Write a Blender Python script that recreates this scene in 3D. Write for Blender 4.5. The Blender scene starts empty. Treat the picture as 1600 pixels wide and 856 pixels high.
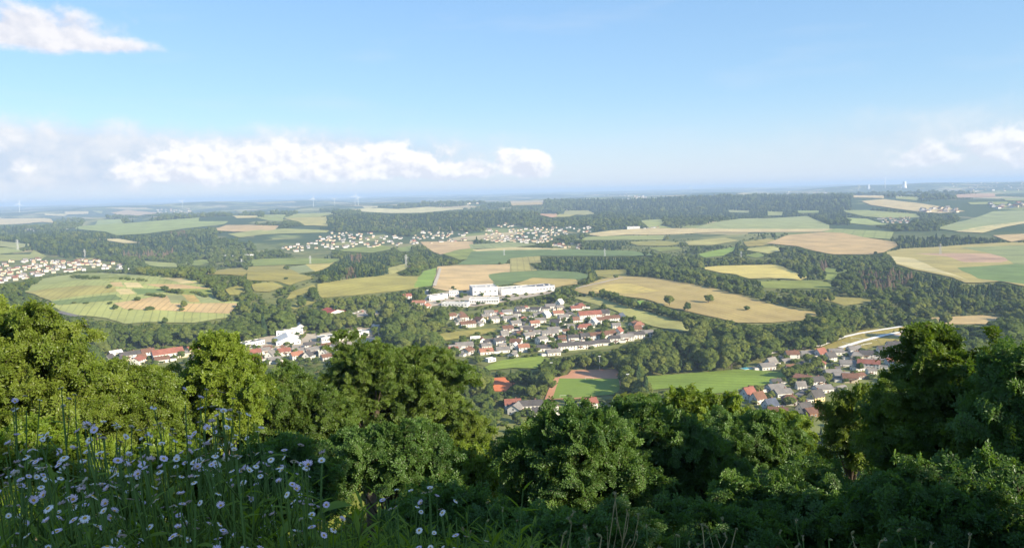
import bpy, math, random
import numpy as np
from mathutils import Vector, Matrix, Euler

random.seed(7)
RNG = np.random.default_rng(11)
S = bpy.context.scene
COL = S.collection
R = math.radians

# ---------------------------------------------------------------- camera
F_PX, CX, CY = 1209.0, 800.0, 428.0            # focal length and centre for a 1600 x 856 picture
PITCH, ROLL = math.atan(126.0 / F_PX), math.atan(0.0255)
CAM = np.array([0.0, 0.0, 170.0])
_f = np.array([0, math.cos(PITCH), -math.sin(PITCH)])
_u0 = np.array([0, math.sin(PITCH), math.cos(PITCH)])
_r0 = np.array([1.0, 0, 0])
CR = _r0 * math.cos(ROLL) - _u0 * math.sin(ROLL)
CU = _r0 * math.sin(ROLL) + _u0 * math.cos(ROLL)
CF = _f
cam_data = bpy.data.cameras.new('camera')
cam_data.sensor_width = 36.0
cam_data.lens = 36.0 * F_PX / 1600.0
cam_data.clip_start = 0.05
cam_data.clip_end = 120000.0
cam = bpy.data.objects.new('camera', cam_data)
COL.objects.link(cam)
m = Matrix.Identity(4)
for i in range(3):
    m[i][0], m[i][1], m[i][2], m[i][3] = CR[i], CU[i], -CF[i], CAM[i]
cam.matrix_world = m
S.camera = cam

# ---------------------------------------------------------------- sun, sky, exposure
SUN_AZ, SUN_EL = R(126.0), R(23.0)              # azimuth clockwise from the view direction (+Y)
SUN_DIR = Vector((math.sin(SUN_AZ) * math.cos(SUN_EL), math.cos(SUN_AZ) * math.cos(SUN_EL), math.sin(SUN_EL)))
sl = bpy.data.lights.new('sun', 'SUN')
sl.energy = 4.6
sl.angle = R(0.53)
sl.color = (1.0, 0.87, 0.66)
so = bpy.data.objects.new('sun', sl)
so.rotation_euler = SUN_DIR.to_track_quat('Z', 'Y').to_euler()
so.location = (60, -60, 300)
COL.objects.link(so)
S.view_settings.view_transform = 'Standard'
S.view_settings.look = 'None'
S.view_settings.gamma = 1.0
S.view_settings.use_curve_mapping = False
S.view_settings.exposure = 1.2
S.render.engine = 'CYCLES'
cy = S.cycles
cy.max_bounces = 6; cy.diffuse_bounces = 3; cy.glossy_bounces = 2; cy.transmission_bounces = 4
cy.transparent_max_bounces = 6; cy.volume_bounces = 0
cy.use_denoising = True
cy.caustics_reflective = False; cy.caustics_refractive = False
cy.sample_clamp_indirect = 4.0


class NT:
    """Small helper for building node trees."""
    def __init__(self, tree):
        self.t = tree
        tree.nodes.clear()

    def n(self, kind, **kw):
        nd = self.t.nodes.new(kind)
        for k, v in kw.items():
            setattr(nd, k, v)
        return nd

    def link(self, a, b):
        self.t.links.new(a, b)

    def put(self, sock, v):
        if hasattr(v, 'is_linked') or isinstance(v, bpy.types.NodeSocket):
            self.t.links.new(v, sock)
        else:
            sock.default_value = v

    def m(self, op, a, b=0.0, c=0.0, clamp=False):
        nd = self.n('ShaderNodeMath', operation=op, use_clamp=clamp)
        self.put(nd.inputs[0], a); self.put(nd.inputs[1], b); self.put(nd.inputs[2], c)
        return nd.outputs[0]

    def vm(self, op, a, b=(0, 0, 0)):
        nd = self.n('ShaderNodeVectorMath', operation=op)
        self.put(nd.inputs[0], a); self.put(nd.inputs[1], b)
        return nd.outputs[0]

    def mr(self, v, a, b, c=0.0, d=1.0, kind='LINEAR'):
        nd = self.n('ShaderNodeMapRange', interpolation_type=kind)
        for i, x in enumerate((v, a, b, c, d)):
            self.put(nd.inputs[i], x)
        return nd.outputs[0]

    def mix(self, f, a, b, blend='MIX'):
        nd = self.n('ShaderNodeMix', data_type='RGBA', blend_type=blend)
        self.put(nd.inputs[0], f)
        for s, v in ((nd.inputs[6], a), (nd.inputs[7], b)):
            if not isinstance(v, bpy.types.NodeSocket) and len(v) == 3:
                v = (*v, 1.0)
            self.put(s, v)
        return nd.outputs[2]

    def noise(self, vec, scale, detail=4.0, rough=0.55, out=0):
        nd = self.n('ShaderNodeTexNoise')
        if vec is not None:
            self.t.links.new(vec, nd.inputs['Vector'])
        nd.inputs['Scale'].default_value = scale
        nd.inputs['Detail'].default_value = detail
        nd.inputs['Roughness'].default_value = rough
        return nd.outputs[out]

    def comb(self, x, y, z=0.0):
        nd = self.n('ShaderNodeCombineXYZ')
        self.put(nd.inputs[0], x); self.put(nd.inputs[1], y); self.put(nd.inputs[2], z)
        return nd.outputs[0]


world = bpy.data.worlds.new('World')
S.world = world
world.use_nodes = True
w = NT(world.node_tree)
sky = w.n('ShaderNodeTexSky', sky_type='NISHITA')
sky.sun_disc = False
sky.sun_elevation = SUN_EL
sky.sun_rotation = SUN_AZ
sky.altitude = 400.0
sky.air_density = 1.0
sky.dust_density = 0.3
sky.ozone_density = 2.5
gen = w.n('ShaderNodeTexCoord').outputs['Generated']
sep = w.n('ShaderNodeSeparateXYZ'); w.link(gen, sep.inputs[0])
D2 = 180.0 / math.pi
az = w.m('MULTIPLY', w.m('ARCTAN2', sep.outputs[0], sep.outputs[1]), D2)
el = w.m('MULTIPLY', w.m('ARCSINE', sep.outputs[2]), D2)


def px_ang(px, py):
    d = CF + CR * ((px - CX) / F_PX) + CU * ((CY - py) / F_PX)
    d = d / np.linalg.norm(d)
    return math.degrees(math.atan2(d[0], d[1])), math.degrees(math.asin(d[2]))


cloud_vec = w.comb(az, w.m('MULTIPLY', el, 1.25), 3.7)
fbm = w.noise(cloud_vec, 0.42, 8.0, 0.58)
big = w.noise(cloud_vec, 0.16, 3.0, 0.5)
# the same noise a little towards the sun: its difference shades the lobes
fbm2 = w.noise(w.vm('ADD', cloud_vec, (0.30, 0.42, 0.0)), 0.42, 4.0, 0.55)
relief = w.m('SUBTRACT', fbm, fbm2)


def lobe(px, py, hw, hh, amp, soft, base_cut=0.45):
    """soft alpha of one cloud: an ellipse in the sky, its lower half flattened, its rim broken by noise"""
    a0, e0 = px_ang(px, py)
    sx, sy = hw / F_PX * D2, hh / F_PX * D2
    dx = w.m('DIVIDE', w.m('SUBTRACT', az, a0), sx)
    de = w.m('SUBTRACT', el, e0)
    dy = w.m('DIVIDE', de, w.mr(de, -0.05, 0.05, sy * base_cut, sy))
    rr = w.m('SQRT', w.m('ADD', w.m('MULTIPLY', dx, dx), w.m('MULTIPLY', dy, dy)))
    f = w.m('ADD', w.m('SUBTRACT', 1.0, rr), w.m('MULTIPLY', w.m('SUBTRACT', fbm, 0.5), amp))
    return w.mr(f, 0.0, soft, 0.0, 1.0, 'SMOOTHSTEP')


def union(*a):
    o = a[0]
    for b in a[1:]:
        o = w.m('MAXIMUM', o, b)
    return o


cumulus = union(lobe(250, 272, 85, 34, 1.9, 0.45), lobe(330, 268, 150, 46, 1.6, 0.45), lobe(455, 266, 150, 48, 1.6, 0.42),
                lobe(600, 264, 120, 52, 1.8, 0.36), lobe(700, 272, 100, 26, 1.8, 0.35), lobe(822, 266, 60, 40, 2.0, 0.35),
                w.m('MULTIPLY', lobe(1455, 250, 66, 26, 2.3, 0.6), 0.7), w.m('MULTIPLY', lobe(1570, 236, 80, 38, 2.3, 0.6), 0.7), lobe(-150, 260, 150, 45, 2.2, 0.5),
                lobe(1760, 246, 140, 46, 2.2, 0.5))
# the same kind of bank goes on round the horizon outside the picture
ring = w.m('MULTIPLY', w.mr(el, 1.0, 1.8, 0.0, 1.0, 'SMOOTHSTEP'), w.mr(el, 3.2, 5.0, 1.0, 0.0, 'SMOOTHSTEP'))
ring = w.m('MULTIPLY', ring, w.mr(w.m('ADD', w.m('MULTIPLY', big, 0.6), w.m('MULTIPLY', fbm, 0.5)), 0.52, 0.66, 0.0, 1.0, 'SMOOTHSTEP'))
ring = w.m('MULTIPLY', ring, w.mr(w.m('ABSOLUTE', az), 39.0, 48.0, 0.0, 1.0))
cumulus = union(cumulus, ring)
sheet = union(w.m('MULTIPLY', lobe(-40, 256, 560, 70, 0.8, 0.5, 0.8), 0.9), w.m('MULTIPLY', lobe(430, 250, 430, 56, 0.8, 0.6, 0.9), 0.85),
              w.m('MULTIPLY', lobe(1500, 215, 330, 60, 1.0, 1.0, 0.7), 0.42))
upper = w.m('MULTIPLY', union(lobe(30, 58, 165, 52, 1.5, 0.6, 0.4), lobe(150, 72, 95, 24, 1.8, 0.7, 0.5), lobe(-120, 30, 160, 70, 1.5, 0.6)), 0.93)
wisps = w.m('MULTIPLY', w.mr(w.noise(w.vm('MULTIPLY', cloud_vec, (0.35, 1.6, 1.0)), 0.2, 5.0, 0.5), 0.56, 0.8, 0.0, 1.0), 0.22)
K = 6.1                                                           # cloud radiance in the sky texture's own units
nish = w.mix(1.0, sky.outputs[0], (0.98, 1.04, 1.14, 1.0), 'MULTIPLY')
# clear summer air: pale at the horizon, deeper blue overhead
up = w.m('POWER', w.m('MAXIMUM', w.m('DIVIDE', el, 60.0), 0.0), 0.55)
clear = w.n('ShaderNodeValToRGB')
for i, (p_, q_) in enumerate([(0.0, (4.6, 4.95, 5.6)), (0.22, (2.95, 4.60, 5.9)), (0.5, (1.85, 3.55, 5.9)), (1.0, (1.35, 2.45, 4.5))]):
    e_ = clear.color_ramp.elements[i] if i < 2 else clear.color_ramp.elements.new(p_)
    e_.position = p_; e_.color = (*q_, 1)
w.link(up, clear.inputs[0])
c = w.mix(0.62, nish, clear.outputs[0])
c = w.mix(w.mr(el, -3.0, 8.0, 0.75, 0.0, 'SMOOTHERSTEP'), c, (4.95, 5.1, 5.6))
c = w.mix(wisps, c, (0.80 * K, 0.86 * K, 0.95 * K))
c = w.mix(sheet, c, w.mix(w.mr(fbm, 0.35, 0.65), (0.64 * K, 0.73 * K, 0.88 * K), (0.94 * K, 0.93 * K, 0.95 * K)))
shade = w.mr(w.m('ADD', relief, w.m('MULTIPLY', w.m('SUBTRACT', el, 2.4), 0.05)), -0.11, 0.05)
c = w.mix(w.m('MULTIPLY', cumulus, 0.95), c, w.mix(shade, (0.82 * K, 0.84 * K, 0.93 * K), (1.16 * K, 1.12 * K, 1.10 * K)))
c = w.mix(upper, c, w.mix(w.mr(relief, -0.12, 0.08), (0.78 * K, 0.79 * K, 0.87 * K), (1.0 * K, 0.97 * K, 0.98 * K)))
bg = w.n('ShaderNodeBackground')
w.link(c, bg.inputs[0])
bg.inputs[1].default_value = 0.073
w.link(bg.outputs[0], w.n('ShaderNodeOutputWorld').inputs[0])

# ---------------------------------------------------------------- the lie of the land


def ray(px, py):
    px = np.asarray(px, float); py = np.asarray(py, float)
    d = CF[None, :] + ((px - CX) / F_PX)[:, None] * CR[None, :] + ((CY - py) / F_PX)[:, None] * CU[None, :]
    return d / np.linalg.norm(d, axis=1)[:, None]


def project(P):
    v = np.asarray(P, float) - CAM
    z = v @ CF
    return CX + F_PX * (v @ CR) / z, CY - F_PX * (v @ CU) / z


HILLS = []


def hill(px, d, amp, s_lat, s_rad):
    a = math.radians(px_ang(px, 300)[0])
    HILLS.append((d * math.sin(a), d * math.cos(a), math.sin(a), math.cos(a), amp, s_lat, s_rad))


hill(205, 1400, 44, 330, 270)       # domed fields on the left
hill(640, 4300, 46, 1000, 420)      # wooded ridge behind the far village
hill(1080, 6200, 74, 1500, 650)     # long wooded ridge right of centre
hill(130, 3500, 44, 900, 420)       # woods on the left
hill(250, 5000, 46, 900, 500)       # high fields, left
hill(480, 5600, 40, 700, 500)
hill(980, 3500, 16, 900, 500)
hill(1500, 5200, 45, 900, 700)
hill(1560, 13500, 70, 1800, 1500)   # high ground far right
hill(1400, 9500, 25, 1800, 900)
hill(600, 9000, 52, 700, 600)
hill(330, 12500, 58, 1600, 900)
hill(60, 11500, 30, 900, 600)
hill(750, 8000, 20, 1500, 800)
hill(900, 11000, 20, 2500, 800)
hill(300, 7000, 38, 1200, 330)
hill(720, 6900, 30, 900, 300)
hill(1330, 7600, 45, 1200, 400)
hill(1000, 9600, 46, 2600, 500)
hill(450, 8600, 36, 1500, 400)
hill(1060, 1250, 10, 180, 200)
_rk = np.array([-400, -100, -20, -4, 0, 1.0, 4, 20, 60, 120, 200, 280, 350, 430, 520, 1e6])
_zk = np.array([171, 171, 170.2, 168.9, 168.5, 168.2, 166.7, 159.0, 139.8, 110, 70, 36, 15, 4, 0, 0])
_dk = np.array([0, 4500, 6000, 9000, 15000, 25000, 40000])
_hk = np.array([0, 0, 6, 26, 78, 128, 140])


def T(x, y):
    x = np.asarray(x, float); y = np.asarray(y, float)
    d = np.hypot(x, y)
    z = np.interp(np.hypot(0.85 * x, y + 60.0) - 60.0, _rk, _zk) + np.interp(d, _dk, _hk)
    for (hx, hy, sa, ca, amp, sl_, sr) in HILLS:
        dx, dy = x - hx, y - hy
        rad = dx * sa + dy * ca
        lat = dx * ca - dy * sa
        z = z + amp * np.exp(-0.5 * ((rad / sr) ** 2 + (lat / sl_) ** 2))
    k = np.clip((d - 900) / 2500, 0, 1)
    z = z + k * (4.5 * np.sin(x / 260 + 1.3) * np.sin(y / 310 + 0.4) + 5 * np.sin(x / 610 + y / 480) + 3 * np.sin(y / 170 - x / 400 + 2))
    k2 = np.clip((d - 5500) / 6000, 0, 1)
    z = z + k2 * (26 * np.sin(x / 1500 + 0.7) * np.sin(y / 1150 + 1.0) + 17 * np.sin(x / 820 - y / 640 + 1.0) + 9 * np.sin(x / 310 + y / 520))
    return z


_td = 60.0 * np.exp(np.linspace(0, math.log(33000.0 / 60.0), 900))


def ground(px, py):
    """where the line of sight through a picture point first meets the land"""
    px = np.atleast_1d(np.asarray(px, float)); py = np.atleast_1d(np.asarray(py, float))
    d = ray(px, py)
    hz = np.hypot(d[:, 0], d[:, 1])
    t = _td[None, :] / hz[:, None]
    X = d[:, 0:1] * t; Y = d[:, 1:2] * t; Z = CAM[2] + d[:, 2:3] * t
    below = Z < T(X, Y)
    hit = below.any(axis=1)
    i = np.where(hit, below.argmax(axis=1), len(_td) - 1)
    i = np.clip(i, 1, None)
    a = t[np.arange(len(px)), i - 1]; b = t[np.arange(len(px)), i]
    for _ in range(18):
        mid = 0.5 * (a + b)
        zz = CAM[2] + d[:, 2] * mid
        under = zz < T(d[:, 0] * mid, d[:, 1] * mid)
        b = np.where(under, mid, b); a = np.where(under, a, mid)
    X, Y = d[:, 0] * b, d[:, 1] * b
    return np.stack([X, Y, T(X, Y)], axis=1), hit


def G(px, py):
    return ground([px], [py])[0][0]


# ---------------------------------------------------------------- object helpers


def tag(o, label=None, cat=None, group=None, kind=None):
    if label: o['label'] = label
    if cat: o['category'] = cat
    if group: o['group'] = group
    if kind: o['kind'] = kind
    return o


def link(name, data, parent=None, loc=None, rot=None, scale=None):
    o = bpy.data.objects.new(name, data)
    COL.objects.link(o)
    if parent is not None: o.parent = parent
    if loc is not None: o.location = [float(q) for q in loc]
    if rot is not None: o.rotation_euler = rot
    if scale is not None: o.scale = scale
    return o


def empty(name, loc, rz=0.0, scale=None):
    e = link(name, None, None, loc, (0, 0, rz), scale)
    e.empty_display_size = 0.5
    return e


def mesh(name, V, Fc, mats, idx=None, smooth=False):
    me = bpy.data.meshes.new(name)
    me.from_pydata([tuple(map(float, v)) for v in V] if not isinstance(V, np.ndarray) else V.tolist(), [], Fc)
    for mt in (mats if isinstance(mats, (list, tuple)) else [mats]):
        me.materials.append(mt)
    if idx is not None:
        me.polygons.foreach_set('material_index', np.asarray(idx, dtype=np.int32))
    if smooth:
        me.polygons.foreach_set('use_smooth', np.ones(len(me.polygons), dtype=bool))
    me.update()
    return me


class MB:
    """collects boxes, prisms, tubes into one mesh"""
    def __init__(self):
        self.v, self.f, self.i = [], [], []

    def poly(self, pts, mi=0):
        k = len(self.v)
        self.v += [tuple(p) for p in pts]
        self.f.append(tuple(range(k, k + len(pts)))); self.i.append(mi)

    def faces(self, pts, faces, mi=0):
        k = len(self.v)
        self.v += [tuple(p) for p in pts]
        for f in faces:
            self.f.append(tuple(k + q for q in f)); self.i.append(mi)

    def box(self, x0, x1, y0, y1, z0, z1, mi=0):
        p = [(x0, y0, z0), (x1, y0, z0), (x1, y1, z0), (x0, y1, z0), (x0, y0, z1), (x1, y0, z1), (x1, y1, z1), (x0, y1, z1)]
        self.faces(p, [(0, 3, 2, 1), (4, 5, 6, 7), (0, 1, 5, 4), (1, 2, 6, 5), (2, 3, 7, 6), (3, 0, 4, 7)], mi)

    def tube(self, pts, radii, n=6, mi=0, cap=True):
        pts = [Vector(p) for p in pts]
        rings = []
        up = Vector((0.31, 0.17, 0.93))
        for j, p in enumerate(pts):
            t = (pts[min(j + 1, len(pts) - 1)] - pts[max(j - 1, 0)])
            t = t.normalized() if t.length > 1e-9 else Vector((0, 0, 1))
            a = t.cross(up)
            if a.length < 0.05: a = t.cross(Vector((1, 0, 0)))
            a.normalize(); b = t.cross(a)
            k = len(self.v)
            for q in range(n):
                an = 2 * math.pi * q / n
                self.v.append(tuple(p + (a * math.cos(an) + b * math.sin(an)) * radii[j]))
            rings.append(k)
        for j in range(len(rings) - 1):
            for q in range(n):
                r2 = (q + 1) % n
                self.f.append((rings[j] + q, rings[j] + r2, rings[j + 1] + r2, rings[j + 1] + q)); self.i.append(mi)
        if cap:
            self.f.append(tuple(rings[-1] + q for q in range(n))); self.i.append(mi)
            self.f.append(tuple(rings[0] + q for q in reversed(range(n)))); self.i.append(mi)

    def data(self, name, mats, smooth=False):
        return mesh(name, self.v, self.f, mats, self.i, smooth)


def lin(r, g, b, k=1.0):
    f = lambda c: ((c / 255.0) / 12.92 if c <= 10 else ((c / 255.0 + 0.055) / 1.055) ** 2.4) * k
    return (f(r), f(g), f(b))


MATS = {}


def mat(key, colour, rough=0.85, var=0.12, scale=0.6, detail=4, spec=0.25, coords='pos'):
    """plain surface with noise wear; colour stays the thing's own"""
    if key in MATS: return MATS[key]
    mt = bpy.data.materials.new(key); mt.use_nodes = True
    t = NT(mt.node_tree)
    vec = t.n('ShaderNodeNewGeometry').outputs['Position'] if coords == 'pos' else t.n('ShaderNodeTexCoord').outputs['Object']
    n1 = t.noise(vec, scale, detail, 0.6)
    n2 = t.noise(vec, scale * 0.13, 2, 0.5)
    f = t.m('ADD', t.m('MULTIPLY', t.m('SUBTRACT', n1, 0.5), 1.3), t.m('MULTIPLY', t.m('SUBTRACT', n2, 0.5), 1.2))
    cc = t.mix(t.mr(f, -0.5, 0.5), tuple(q * (1 - 2 * var) for q in colour), tuple(min(q * (1 + 2 * var), 0.95) for q in colour))
    b = t.n('ShaderNodeBsdfPrincipled')
    t.link(cc, b.inputs['Base Color'])
    b.inputs['Roughness'].default_value = rough
    b.inputs['Specular IOR Level'].default_value = spec
    t.link(b.outputs[0], t.n('ShaderNodeOutputMaterial').inputs[0])
    MATS[key] = mt
    return mt

# ---------------------------------------------------------------- terrain
def terrain_material():
    mt = bpy.data.materials.new('land'); mt.use_nodes = True
    t = NT(mt.node_tree)
    pos = t.n('ShaderNodeNewGeometry').outputs['Position']
    sp = t.n('ShaderNodeSeparateXYZ'); t.link(pos, sp.inputs[0])
    flat = t.comb(sp.outputs[0], sp.outputs[1], 0.0)
    d = t.n('ShaderNodeVectorMath', operation='LENGTH'); t.link(flat, d.inputs[0])
    n1 = t.noise(flat, 0.02, 5, 0.6); n2 = t.noise(flat, 0.35, 3, 0.6)
    rough = t.mix(t.mr(n1, 0.35, 0.65), (0.10, 0.125, 0.036), (0.25, 0.24, 0.08))
    rough = t.mix(t.m('MULTIPLY', t.mr(n2, 0.3, 0.7), 0.5), rough, (0.09, 0.115, 0.036))
    # far country: a patchwork of woods, meadows and ripe fields
    warp = t.vm('ADD', flat, t.vm('MULTIPLY', t.noise(flat, 0.0016, 3, 0.5, 1), (420.0, 420.0, 0.0)))
    vo = t.n('ShaderNodeTexVoronoi'); vo.inputs['Scale'].default_value = 0.0036
    t.link(warp, vo.inputs['Vector'])
    sc = t.n('ShaderNodeSeparateColor'); t.link(vo.outputs['Color'], sc.inputs[0])
    pal = t.n('ShaderNodeValToRGB')
    cr = pal.color_ramp; cr.interpolation = 'CONSTANT'
    for i, (p, q) in enumerate([(0.0, (0.055, 0.085, 0.030)), (0.40, (0.21, 0.24, 0.08)), (0.56, (0.40, 0.33, 0.16)), (0.68, (0.07, 0.11, 0.04)), (0.76, (0.30, 0.29, 0.11)), (0.90, (0.46, 0.38, 0.22))]):
        e = cr.elements[i] if i < 2 else cr.elements.new(p)
        e.position = p; e.color = (*q, 1)
    t.link(sc.outputs[0], pal.inputs[0])
    wood = t.mr(t.m('ADD', t.noise(flat, 0.0009, 4, 0.6), t.m('MULTIPLY', t.noise(flat, 0.006, 3, 0.6), 0.25)), 0.60, 0.66)
    far = t.mix(wood, pal.outputs[0], (0.050, 0.082, 0.030))
    colr = t.mix(t.mr(d.outputs['Value'], 2500, 3000), rough, far)
    b = t.n('ShaderNodeBsdfPrincipled'); t.link(colr, b.inputs['Base Color'])
    b.inputs['Roughness'].default_value = 0.95; b.inputs['Specular IOR Level'].default_value = 0.1
    bp = t.n('ShaderNodeBump'); bp.inputs['Strength'].default_value = 0.5; bp.inputs['Distance'].default_value = 0.6
    t.link(t.noise(flat, 0.5, 4, 0.6), bp.inputs['Height']); t.link(bp.outputs[0], b.inputs['Normal'])
    t.link(b.outputs[0], t.n('ShaderNodeOutputMaterial').inputs[0])
    return mt


azs = np.concatenate([np.linspace(-180, -46, 45)[:-1], np.linspace(-46, 46, 330), np.linspace(46, 180, 45)[1:-1]]) * math.pi / 180
rad = 0.35 * np.exp(np.linspace(0, math.log(34000.0 / 0.35), 350))
AA, RR = np.meshgrid(azs, rad)
TX, TY = RR * np.sin(AA), RR * np.cos(AA)
TZ = T(TX, TY)
na, nr = len(azs), len(rad)
V = np.stack([TX.ravel(), TY.ravel(), TZ.ravel()], axis=1)
V = np.vstack([V, [[0, 0, float(T(0, 0))]]])
jj, ii = np.meshgrid(np.arange(na), np.arange(nr - 1))
j2 = (jj + 1) % na
quads = np.stack([ii * na + jj, ii * na + j2, (ii + 1) * na + j2, (ii + 1) * na + jj], axis=-1).reshape(-1, 4)[:, ::-1].tolist()
quads += [(len(V) - 1, (q + 1) % na, q) for q in range(na)]
me = mesh('terrain', V, quads, terrain_material(), smooth=True)
terrain = tag(link('terrain', me), 'rolling green land from the hilltop to the hazy horizon', kind='structure')

# ---------------------------------------------------------------- fields
import bmesh
FIELD_PX = []          # picture outlines kept clear of trees


def chaikin(p, k=0.03):
    out = []
    for a, b in zip(p, p[1:] + p[:1]):
        out.append((a[0] * (1 - k) + b[0] * k, a[1] * (1 - k) + b[1] * k))
        out.append((a[0] * k + b[0] * (1 - k), a[1] * k + b[1] * (1 - k)))
    return out


def ragged(g, amt=0.025):
    out = []
    n = len(g)
    for j in range(n):
        a, b = g[j][:2], g[(j + 1) % n][:2]
        L = float(np.hypot(*(b - a)))
        nrm = np.array([-(b - a)[1], (b - a)[0]]) / (L + 1e-6)
        k = 3 if L > 20 else 1
        for q in range(k):
            t_ = q / k
            out.append(a + (b - a) * t_ + nrm * (random.uniform(-amt, amt) * min(L, 90.0) if q else 0))
    return out


def drape(name, xy, lift, material, edge=None):
    """a sheet over the land: polygon in plan, cut fine enough to follow the relief"""
    bm = bmesh.new()
    vs = [bm.verts.new((p[0], p[1], 0)) for p in xy]
    f = bm.faces.new(vs)
    if f.calc_area() < 1e-6:
        bm.free(); return None
    f.normal_update()
    if f.normal.z < 0: f.normal_flip()
    bmesh.ops.triangulate(bm, faces=bm.faces[:])
    for _ in range(7):
        long = []
        for e in bm.edges:
            mid = (e.verts[0].co + e.verts[1].co) / 2
            if e.calc_length() > (edge or max(9.0, 0.03 * mid.length)): long.append(e)
        if not long or len(bm.faces) > 6000: break
        bmesh.ops.subdivide_edges(bm, edges=long, cuts=1)
        bmesh.ops.triangulate(bm, faces=[q for q in bm.faces if len(q.verts) > 3])
    co = np.array([v.co[:] for v in bm.verts])
    dd = np.hypot(co[:, 0], co[:, 1])
    zz = T(co[:, 0], co[:, 1]) + 0.2 + 0.0004 * dd + lift
    for v, z in zip(bm.verts, zz): v.co.z = z
    me = bpy.data.meshes.new(name)
    bm.to_mesh(me); bm.free()
    me.materials.append(material)
    me.polygons.foreach_set('use_smooth', np.ones(len(me.polygons), dtype=bool))
    return me


def field_material(key, colour, ang=0.0, wave=0.0, amount=0.25, patch=0.14, second=None):
    mt = bpy.data.materials.new(key); mt.use_nodes = True
    t = NT(mt.node_tree)
    pos = t.n('ShaderNodeNewGeometry').outputs['Position']
    sp = t.n('ShaderNodeSeparateXYZ'); t.link(pos, sp.inputs[0])
    flat = t.comb(sp.outputs[0], sp.outputs[1], 0.0)
    n1 = t.noise(flat, 0.014, 5, 0.62); n2 = t.noise(flat, 0.22, 4, 0.65)
    lo = tuple(q * (1 - 1.7 * patch) for q in colour)
    hi = tuple(q * (1 + 1.7 * patch) for q in (second or colour))
    f = t.m('ADD', t.m('MULTIPLY', n1, 0.7), t.m('MULTIPLY', n2, 0.3))
    cc = t.mix(t.mr(f, 0.34, 0.66), lo, hi)
    if wave:
        u = t.m('ADD', t.m('MULTIPLY', sp.outputs[0], math.cos(ang)), t.m('MULTIPLY', sp.outputs[1], math.sin(ang)))
        u = t.m('ADD', u, t.m('MULTIPLY', n1, 6.0))
        s = t.m('FRACT', t.m('DIVIDE', u, wave))
        line = t.m('MULTIPLY', t.mr(s, 0.10, 0.22, 1.0, 0.0), amount)
        cc = t.mix(line, cc, tuple(q * 0.55 for q in colour))
        s2 = t.m('SINE', t.m('MULTIPLY', u, 2 * math.pi / (wave * 4.3)))
        cc = t.mix(t.m('MULTIPLY', t.mr(s2, -1, 1), amount * 0.5), cc, tuple(q * 1.22 for q in colour))
    b = t.n('ShaderNodeBsdfPrincipled'); t.link(cc, b.inputs['Base Color'])
    b.inputs['Roughness'].default_value = 0.95; b.inputs['Specular IOR Level'].default_value = 0.1
    bp = t.n('ShaderNodeBump'); bp.inputs['Strength'].default_value = 0.6; bp.inputs['Distance'].default_value = 0.35
    t.link(t.noise(flat, 0.9, 4, 0.65), bp.inputs['Height']); t.link(bp.outputs[0], b.inputs['Normal'])
    t.link(b.outputs[0], t.n('ShaderNodeOutputMaterial').inputs[0])
    return mt


# palettes (own colour of crop or grass)
PAL = {
    'olive': (0.3, 0.265, 0.08), 'green': (0.215, 0.25, 0.065), 'pale': (0.285, 0.315, 0.115), 'teal': (0.155, 0.215, 0.08),
    'tan': (0.48, 0.35, 0.185), 'cream': (0.55, 0.46, 0.235), 'yellow': (0.5, 0.42, 0.14), 'brown': (0.43, 0.315, 0.13),
    'pink': (0.44, 0.29, 0.19), 'lawn': (0.19, 0.27, 0.05), 'bright': (0.2, 0.29, 0.06), 'straw': (0.36, 0.33, 0.12),
    'ash': (0.27, 0.295, 0.135), 'garden': (0.17, 0.185, 0.06), 'clay': (0.52, 0.27, 0.165), 'court': (0.64, 0.20, 0.085), 'gravel': (0.596, 0.510, 0.391),
}
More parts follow.
